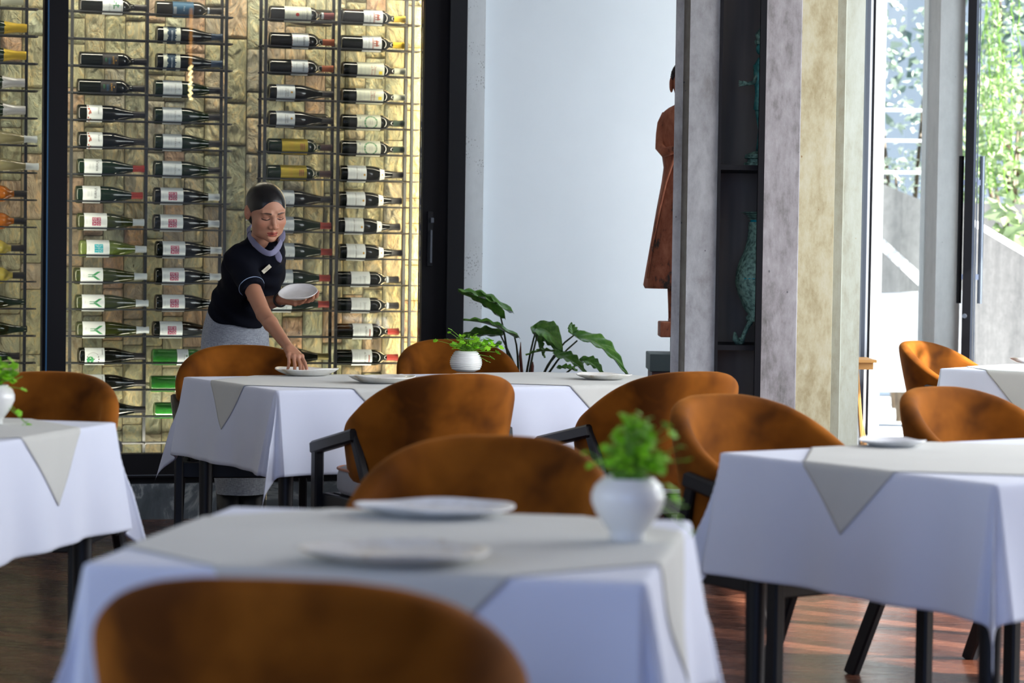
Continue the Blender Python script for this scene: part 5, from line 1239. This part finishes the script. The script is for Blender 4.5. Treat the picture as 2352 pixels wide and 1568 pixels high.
for s in (-1, 1):
    E_ = np.array(Matrix.Rotation(R(-14), 3, 'X') @ Matrix.Rotation(R(s * -22), 3, 'Z'))
    hf.ell((s * .0745, .018, -.004), (.0065, .0175, .0300), E_, k=.006)
    hf.ell((s * .0815, .015, .001), (.0060, .0105, .0180), E_, k=.004, op='sub')
    hf.ell((s * .0760, .008, -.008), (.004, .005, .007), E_, k=.004)
hf.cone((0, .022, -.055), (0, .045, -.130), .040, .040, k=.025)
hv, hF = hf.mesh(); hv = relax(hv, hF, 1, .35)
x, y, z = hv.T; ax = np.abs(x)
cl = np.tile(SK, (len(hv), 1))
def mixc(mask, c): 
    m = np.clip(mask, 0, 1)[:, None]; cl[:] = cl * (1 - m) + np.array(c) * m
def sm(e0, e1, v): t = np.clip((v - e0) / (e1 - e0), 0, 1); return t * t * (3 - 2 * t)
front = sm(-.03, -.05, y)
mixc(.35 * np.exp(-((ax - .042) ** 2 + (z + .030) ** 2) / .00035) * front, (.46, .15, .09))
mixc(.30 * np.exp(-((x) ** 2 / .0004 + (z + .036) ** 2 / .0002)) * front, (.46, .17, .10))
mixc(.5 * np.exp(-(((ax - .030) / .019) ** 2 + ((z + .000) / .012) ** 2) ** 1.5) * front, (.24, .095, .06))
lipu = (((x / .0235) ** 2 + ((z + .0635) / .0060) ** 2) < 1) | (((x / .020) ** 2 + ((z + .0715) / .0072) ** 2) < 1)
mixc(lipu * front * .85, (.34, .06, .045))
mixc((np.abs(z + .0668 - 0 * ax) < .0013) * (ax < .0225) * front, (.07, .015, .015))
bz = .0170 + .0022 * np.sin((ax - .014) / .036 * 2.6) - .10 * np.maximum(0, ax - .040); bt = .0042 * np.clip((.052 - ax) / .02, .25, 1)
mixc(sm(1.15, .6, np.abs(z - bz) / bt) * (ax > .0125) * (ax < .051) * front * .88, (.025, .015, .012))
lz = -.0085 + 1.6 * (ax - .031) ** 2 * 10; lz = np.where(ax > .031, -.0085 + 14 * (ax - .031) ** 2, -.0085 + 20 * (ax - .031) ** 2)
mixc(sm(.0030, .0012, np.abs(z - lz)) * (ax > .0155) * (ax < .0475) * front, (.012, .008, .008))
mixc(sm(.0016, .0004, np.abs(z - (lz + .0092))) * (ax > .019) * (ax < .043) * front * .55, (.13, .05, .035))
mixc(((ax > .0045) & (ax < .0105) & (np.abs(z + .0455) < .0022) & (y < -.085)) * .8, (.10, .03, .025))
mixc(sm(.06, .078, ax) * .25, (.46, .15, .09))
hw = hv @ H.T + headc
headcol = cl
# --- arms with hands
def norm(v): v = np.array(v, float); return v / np.linalg.norm(v)
def hand(f, wr, F, N, Sd, curls, thumb, sc_=1.0, spread=.0):
    """wr wrist, F towards the knuckles, N out of the palm, Sd towards the thumb; curls bend each finger to N"""
    F = norm(F); N = norm(np.array(N) - F * np.dot(N, F)); Sd = norm(Sd - F * np.dot(Sd, F) - N * np.dot(Sd, N)); tips = []
    kn = []
    for i in range(4):
        k = wr + (F * (.083 - .004 * abs(i - 1) - (.007 if i == 3 else 0)) + Sd * (.0270 - .0180 * i)) * sc_; kn.append(k)
        f.cone(wr + F * .012 * sc_ + Sd * (.014 - .009 * i) * sc_, k, .0125 * sc_, .0098 * sc_, k=.012)
    f.cone(wr + (F * .022 + Sd * .020 + N * .006) * sc_, wr + (F * .052 + Sd * .030 + N * .008) * sc_, .013 * sc_, .010 * sc_, k=.012)
    LN = [(.040, .024, .019), (.044, .028, .020), (.041, .026, .020), (.032, .020, .018)]; RD = [(.0084, .0076, .0068), (.0086, .0078, .0070), (.0082, .0074, .0066), (.0073, .0066, .0058)]
    for i in range(4):
        p = kn[i]; ang = 0; sp = spread * (1.5 - i); f.ell(p - N * .001, (.0098,) * 3, k=.005)
        for j in range(3):
            ang += curls[i][j]; d = norm(F * math.cos(ang) + N * math.sin(ang) + Sd * sp); q = p + d * LN[i][j] * sc_
            f.cone(p, q, RD[i][j] * sc_, (RD[i][j + 1] if j < 2 else RD[i][2] * .86) * sc_, k=.0035); p = q
        tips.append((p, d))
    b = wr + (F * .022 + Sd * .024 + N * .006) * sc_; dirs = thumb
    for (df, dsd, dn_), L_, r0, r1 in zip(dirs, (.040, .030, .024), (.0115, .0095, .0085), (.0098, .0088, .0070)):
        q = b + norm(F * df + Sd * dsd + N * dn_) * L_ * sc_; f.cone(b, q, r0 * sc_, r1 * sc_, k=.005); b = q
    return tips
C = .0024
lo = np.minimum.reduce([shR, elR, wrR]) - .13; hi = np.maximum.reduce([shR, elR, wrR]) + .13; lo[2] -= .02; hi[1] += .02
af = Field(lo, hi, C)
af.cone(shR, elR, .038, .0285, k=.01); mR = elR + (wrR - elR) * .28; af.cone(elR, mR, .0285, .0285, k=.008); af.cone(mR, wrR, .0285, .0190, k=.008, flat=((1, 0, .5), .95))
tgt = A_(697, 849, 8.80)
Fd = norm(A_(680, 820, 8.808) - wrR); Nd = np.array([-.25, .45, -.80]); Sr = np.array([.85, -.35, .1])
tipsR = hand(af, wrR, Fd, Nd, Sr, [(.28, .22, .15), (.50, .50, .30), (.65, .60, .35), (.75, .65, .35)], [(.75, .45, .55), (.9, .0, .6), (.9, -.15, .5)], .88, .04)
av, aF = af.mesh(); av = relax(av, aF, 1, .4)
lo = np.minimum.reduce([shL, elL, wrL]) - .08; hi = np.maximum.reduce([shL, elL, wrL]) + np.array([.20, .12, .10]); 
lf_ = Field(lo, hi, C)
lf_.cone(shL, elL, .040, .031, k=.02); lf_.cone(elL, wrL, .031, .020, k=.015)
PLc = A_(686, 679, 9.14)                                  # centre of the held plate
tipsL = hand(lf_, wrL, (1.0, -.25, -.10), (.08, -.30, .95), (-.2, .9, .25), [(.22, .55, .55), (.24, .5, .55), (.26, .5, .5), (.30, .5, .5)], [(.5, .8, .3), (.7, .5, .6), (.8, .2, .5)], .95, .05)
lv, lF = lf_.mesh(); lv = relax(lv, lF, 1, .4)
# --- trunk, neck and legs
lo = np.array([pel[0] - .26, 9.0, -.01]); hi = np.array([pel[0] + .42, 10.0, 1.40])
bf = Field(lo, hi, .006)
bf.cone(pel, waist, .092, .075, k=.04); bf.cone(waist, chest, .078, .085, k=.05, flat=((0, .8, .6), .85)); bf.cone(chest, neckb, .08, .050, k=.05)
bf.cone(neckb, headc + H @ np.array([0, .03, -.06]), .040, .038, k=.03); bf.cone(shR, neckb, .035, .04, k=.04); bf.cone(shL, neckb, .035, .04, k=.04)
for s in (-1, 1):
    hp = pel + np.array([s * .065, 0, -.05]); kn_ = np.array([hp[0] + .015 - s * .012, hp[1] - .02, .50]); an = np.array([pel[0] + .035 + s * .046, hp[1] + .01, .09])
    bf.cone(hp, kn_, .068, .055, k=.04); bf.cone(kn_, an, .056, .036, k=.03); bf.cone(an, an + np.array([0, -.13, -.055]), .035, .026, k=.02)
bv, bF = bf.mesh(); bv = relax(bv, bF, 2)
V_ = np.concatenate([hw, av, lv, bv]); F_ = np.concatenate([hF, aF + len(hw), lF + len(hw) + len(av), bF + len(hw) + len(av) + len(lv)])
cb = np.tile(np.array([.40, .19, .115]), (len(V_) - len(hw), 1))
for tips, n0 in ((tipsR, 0), (tipsL, 0)):
    for tp, d in tips: 
        dd = np.linalg.norm(V_[len(hw):] - (tp - d * .004), axis=1); m = sm(.013, .004, dd)[:, None] * .5; cb = cb * (1 - m) + np.array([.46, .20, .15]) * m
body = npmesh('body', V_, F_, 'skin', wm, np.concatenate([headcol, cb]))
# finger nails on the reaching hand
mb = MB(); tp, d = tipsR[0]; 
Nn = norm(-Nd + d * np.dot(Nd, d)); sd_ = np.cross(d, Nn); c0 = tp + Nn * .0056 - d * .001
mb.grid([[tuple(c0 + d * (a * .0065) + sd_ * (b * .0045) + Nn * (.0006 - .0016 * b * b)) for b in (-1, -.5, 0, .5, 1)] for a in (-1, -.3, .4, 1)]); mb.build('fingernail', 'nail', body, smooth=True).location = (0, 0, 0)
# --- hair: smooth cap drawn back from a low hairline, knot behind
gf = Field((-.11, -.12, -.09), (.11, .18, .15), .002)
gf.ell((0, .020, .037), (.0765, .0930, .0800), k=.02); gf.ell((0, -.021, .014), (.0655, .0615, .080), k=.02); gf.ell((0, .050, -.020), (.062, .060, .060), k=.03); gf.ell((0, .118, .0), (.036, .032, .034), k=.012)
gf.ell((0, -.105, -.036), (.0635, .082, .1035), k=.010, op='sub')
gf.ell((0, -.020, -.110), (.15, .080, .080), k=.012, op='sub')
gf.ell((.010, -.030, .1295), (.0022, .085, .011), k=.008, op='sub')
for s in (-1, 1): gf.ell((s * .085, .012, -.012), (.020, .020, .030), k=.006, op='sub')
gv, gF = gf.mesh(); gv = relax(gv, gF, 2)
npmesh('hair', gv @ H.T + headc, gF, 'hair', wm)
mb = MB(); e = headc + H @ np.array([-.0810, .008, -.033]); mb.ball(tuple(e), .0028, 10, 8); mb.build('earring', 'pearl', wm, world=True, smooth=True)
# --- clothes
tf_ = Field((pel[0] - .30, 8.95, .85), (pel[0] + .45, 9.95, 1.36), .004)
tf_.cone(A_(545, 722, 9.62), waist, .106, .098, k=.05, flat=((0, .9, .4), .9)); tf_.cone(waist, chest, .098, .112, k=.06, flat=((0, .8, .6), .86)); tf_.cone(chest, neckb + np.array([0, 0, -.03]), .112, .066, k=.05)
tf_.ell(chest + np.array([.010, -.060, -.005]), (.085, .055, .06), k=.04)
tf_.cone(shR, neckb, .054, .050, k=.04); tf_.cone(shL, neckb, .050, .048, k=.04)
hemR = shR + (elR - shR) * .56; tf_.cone(shR, hemR, .056, .0465, k=.03); hemL = shL + (elL - shL) * .85; tf_.cone(shL, hemL, .050, .046, k=.03)
RC0 = np.mean([A_(569, 521, 9.31), A_(606, 575, 9.145), A_(645, 548, 9.25), A_(612, 516, 9.41)], 0)
tf_.cone(neckb + (chest - neckb) * .25, RC0 + (RC0 - chest) * .05, .075, .0600, k=.03)
# open the neck and cut the sleeve ends and the bottom hem clean
nd_ = norm(headc - neckb); hem = A_(545, 722, 9.62)
g = np.meshgrid(*[tf_.lo[i] + tf_.cell * np.arange(tf_.n[i], dtype=np.float32) for i in range(3)], indexing='ij'); G = np.stack(g, -1)
def cut(D, p, n_, lim=None):
    d = (G - np.array(p, np.float32)) @ np.array(n_, np.float32)
    if lim is not None: d = np.where(np.linalg.norm(G - np.array(lim[0], np.float32), axis=-1) < lim[1], d, -1)
    return np.maximum(D, d)
aR = norm(elR - shR); aL = norm(elL - shL); D = tf_.D
D = cut(D, hemR, aR, (hemR + aR * .05, .085)); D = cut(D, hemL, aL, (hemL + aL * .05, .080))
tl_ = norm(hem - waist) * 1.0; D = cut(D, hem - np.array([0, 0, .035]), norm([-.15, .1, -1]))
RINGc = np.mean([A_(569, 521, 9.31), A_(606, 575, 9.145), A_(645, 548, 9.25), A_(612, 516, 9.41)], 0); e1_ = A_(569, 521, 9.31) - A_(645, 548, 9.25); e2_ = A_(606, 575, 9.145) - A_(612, 516, 9.41); rn_ = norm(np.cross(e1_, e2_)); rn_ = rn_ if rn_ @ (headc - RINGc) > 0 else -rn_
D = cut(D, RINGc - rn_ * .004, rn_, (RINGc + rn_ * .09, .125))
for _ in range(1):   # cloth folds
    D += .0022 * np.sin(G[..., 0] * 60 + G[..., 2] * 75 + np.sin(G[..., 1] * 30) * 1.5).astype(np.float32)
tf_.D = D; tv, tF = tf_.mesh(); tv = relax(tv, tF, 2); npmesh('shirt', tv, tF, 'shirt_cloth', wm)
def ringtube(name, mt, c, n_, r, th, parent=wm, a0=0, a1=6.2832, sq=1.0, N=40, ref=(1, 0, 0), wid=None):
    n_ = norm(n_); x_ = norm(np.array(ref) - n_ * np.dot(ref, n_)); y_ = np.cross(n_, x_); mb = MB(); rows = []
    for i in range(N + 1):
        a = a0 + (a1 - a0) * i / N; dr = x_ * math.cos(a) + y_ * math.sin(a) * sq; row = []
        for j in range(8):
            q = 6.2832 * j / 8; row.append(tuple(c + dr * (r + th * math.cos(q)) + n_ * (wid or th) * math.sin(q)))
        rows.append(row)
    mb.grid(rows, closed=True); return mb.build(name, mt, parent, smooth=True, world=True)
ringtube('sleeve_piping', 'sleeve_trim', hemR - aR * .022, aR, .0490, .0016)
# --- skirt
mb = MB(); rows = []
secs = [(A_(543, 695, 9.61), .103, .095), (A_(541, 722, 9.64), .118, .108), (A_(540, 760, 9.68), .134, .118), (A_(540, 800, 9.70), .138, .118), (np.array([pel[0], 9.70, .62]), .142, .122), (np.array([pel[0] + .02, 9.69, .40]), .118, .11), (np.array([pel[0] + .035, 9.69, .225]), .098, .10)]
for i, (c, rx_, ry_) in enumerate(secs):
    row = []
    for j in range(64):
        a = 6.2832 * j / 64; w_ = 1 + .025 * math.sin(a * 5 + i * .3) * i / 6 + .014 * math.sin(a * 11 + i) * min(1, i / 3); tilt = .045 * (1 - i / 3) if i < 3 else 0
        row.append((c[0] + rx_ * w_ * math.cos(a), c[1] + ry_ * w_ * math.sin(a), c[2] + tilt * math.sin(a)))
    rows.append(row)
mb.grid(rows, closed=True); sk = mb.build('skirt', 'skirt_cloth', wm, smooth=True, world=True); subsurf(sk, 2)
# --- folded scarf collar with two hanging ends
def band(pts, name, mt, w0=.020, th=.004, par=wm, nup=None):
    mb = MB(); rows = []
    for i, (p, wdt, nr) in enumerate(pts):
        a = np.array(pts[max(i - 1, 0)][0]); b = np.array(pts[min(i + 1, len(pts) - 1)][0]); d = norm(b - a); nr = norm(np.array(nr) - d * np.dot(nr, d)); s_ = np.cross(d, nr)
        rows.append([tuple(p + s_ * wdt * math.cos(q) + nr * th * math.sin(q)) for q in [6.2832 * k / 12 for k in range(12)]])
    mb.grid(rows, closed=True); k = len(rows); mb.f.append(tuple(range(12))); mb.mi.append(0); mb.f.append(tuple((k - 1) * 12 + j for j in range(12))[::-1]); mb.mi.append(0)
    o = mb.build(name, mt, par, smooth=True, world=True); subsurf(o); return o
RING = [(574, 523, 9.31), (575, 536, 9.25), (580, 549, 9.20), (592, 563, 9.165), (606, 575, 9.145), (620, 581, 9.14), (631, 575, 9.15), (640, 562, 9.19), (645, 548, 9.25), (643, 534, 9.32), (632, 524, 9.38), (612, 516, 9.41), (592, 514, 9.39), (579, 516, 9.35)]
rp = np.array([A_(*q) for q in RING]); rc = rp.mean(0); rn = np.linalg.svd(rp - rc)[2][2]; rn = rn if rn @ (headc - rc) > 0 else -rn
pts = []
for i in list(range(len(RING))) + [0, 1]:
    dr = norm(rp[i % 14] - rc); pts.append((rp[i % 14] + dr * .006 - rn * .003, .0120, dr + rn * .35))
band(pts, 'scarf_collar', 'collar_cloth', th=.0045)
kn = A_(633, 566, 9.20)
band([(kn, .006, (0, -1, .2)), (A_(634, 572, 9.195), .0095, (.2, -1, .2)), (A_(637, 582, 9.19), .0125, (.2, -1, .1)), (A_(641, 592, 9.19), .0145, (.3, -1, .1)), (A_(643, 599, 9.195), .010, (.3, -1, 0)), (A_(644, 602, 9.2), .003, (.3, -1, 0))], 'scarf_end', 'collar_cloth', th=.003)
band([(A_(640, 558, 9.22), .005, (0, -1, .2)), (A_(645, 552, 9.23), .014, (0, -1, .2)), (A_(650, 540, 9.24), .013, (.2, -1, .1)), (A_(652, 530, 9.25), .004, (.3, -1, .1))], 'scarf_end', 'collar_cloth', th=.003)
# --- name badge
b0, b1 = A_(603, 625, 9.235), A_(620, 610, 9.245); e = norm(b1 - b0); nn_ = norm(np.array([.25, -1, -.15]) - e * np.dot([.25, -1, -.15], e)); u_ = np.cross(e, nn_)
Mb = Matrix((Vector(e), Vector(nn_), Vector(u_))).transposed(); c = Vector((b0 + b1) / 2) + Vector(nn_) * .004
mb = MB(); mb.box(c, ((np.linalg.norm(b1 - b0)) * 1.05, .0025, .0155), Mb, bev=.0008); bd = mb.build('name_badge', 'badge', wm, world=True)
mb = MB()
for k, (q, L_) in enumerate(((.003, .016), (-.001, .022))): mb.box(c + Vector(nn_) * .0016 + Vector(u_) * q, (L_, .0004, .0012), Mb)
o = mb.build('badge_print', 'badge_print', bd); o.location = (0, 0, 0)
# --- wrist band
aw = norm(wrL - elL); ringtube('wrist_band', 'rubber_black', wrL - aw * .012, aw, .0255, .0035, wid=.008)
# --- ankle boots
for s in (-1, 1):
    mb = MB(); hp = pel + np.array([.035 + s * .046, .01, 0]); x0_, y0_ = float(hp[0]), float(hp[1])
    rows = []
    for q, (yy, hh, ww) in enumerate(((.05, .02, .02), (.045, .06, .032), (.0, .075, .036), (-.06, .055, .040), (-.12, .040, .044), (-.165, .030, .036), (-.185, .012, .010))):
        rows.append([(x0_ + ww * math.cos(6.2832 * j / 16), y0_ + yy, hh / 2 + .004 + hh / 2 * math.sin(6.2832 * j / 16)) for j in range(16)])
    mb.grid(rows, closed=True); mb.tube([(x0_, y0_, .03), (x0_, y0_, .12), (x0_, y0_ - .005, .27)], [.050, .052, .058], 16); mb.build('boot', 'rubber_black', wm, smooth=True, world=True)
# --- the plate she holds
pn = Vector((-.10, -.42, .90)).normalized(); pxv = Vector((1, -.1, -.02)); pxv = (pxv - pn * pxv.dot(pn)).normalized(); pyv = pn.cross(pxv)
PM = Matrix.Translation(Vector(PLc)) @ Matrix((pxv, pyv, pn)).transposed().to_4x4()
plate(0, 0, 0, .076, .066, 'pale_plate', 'round off-white plate held tilted in the woman\'s left hand', M=PM, h=.018, seed=12)
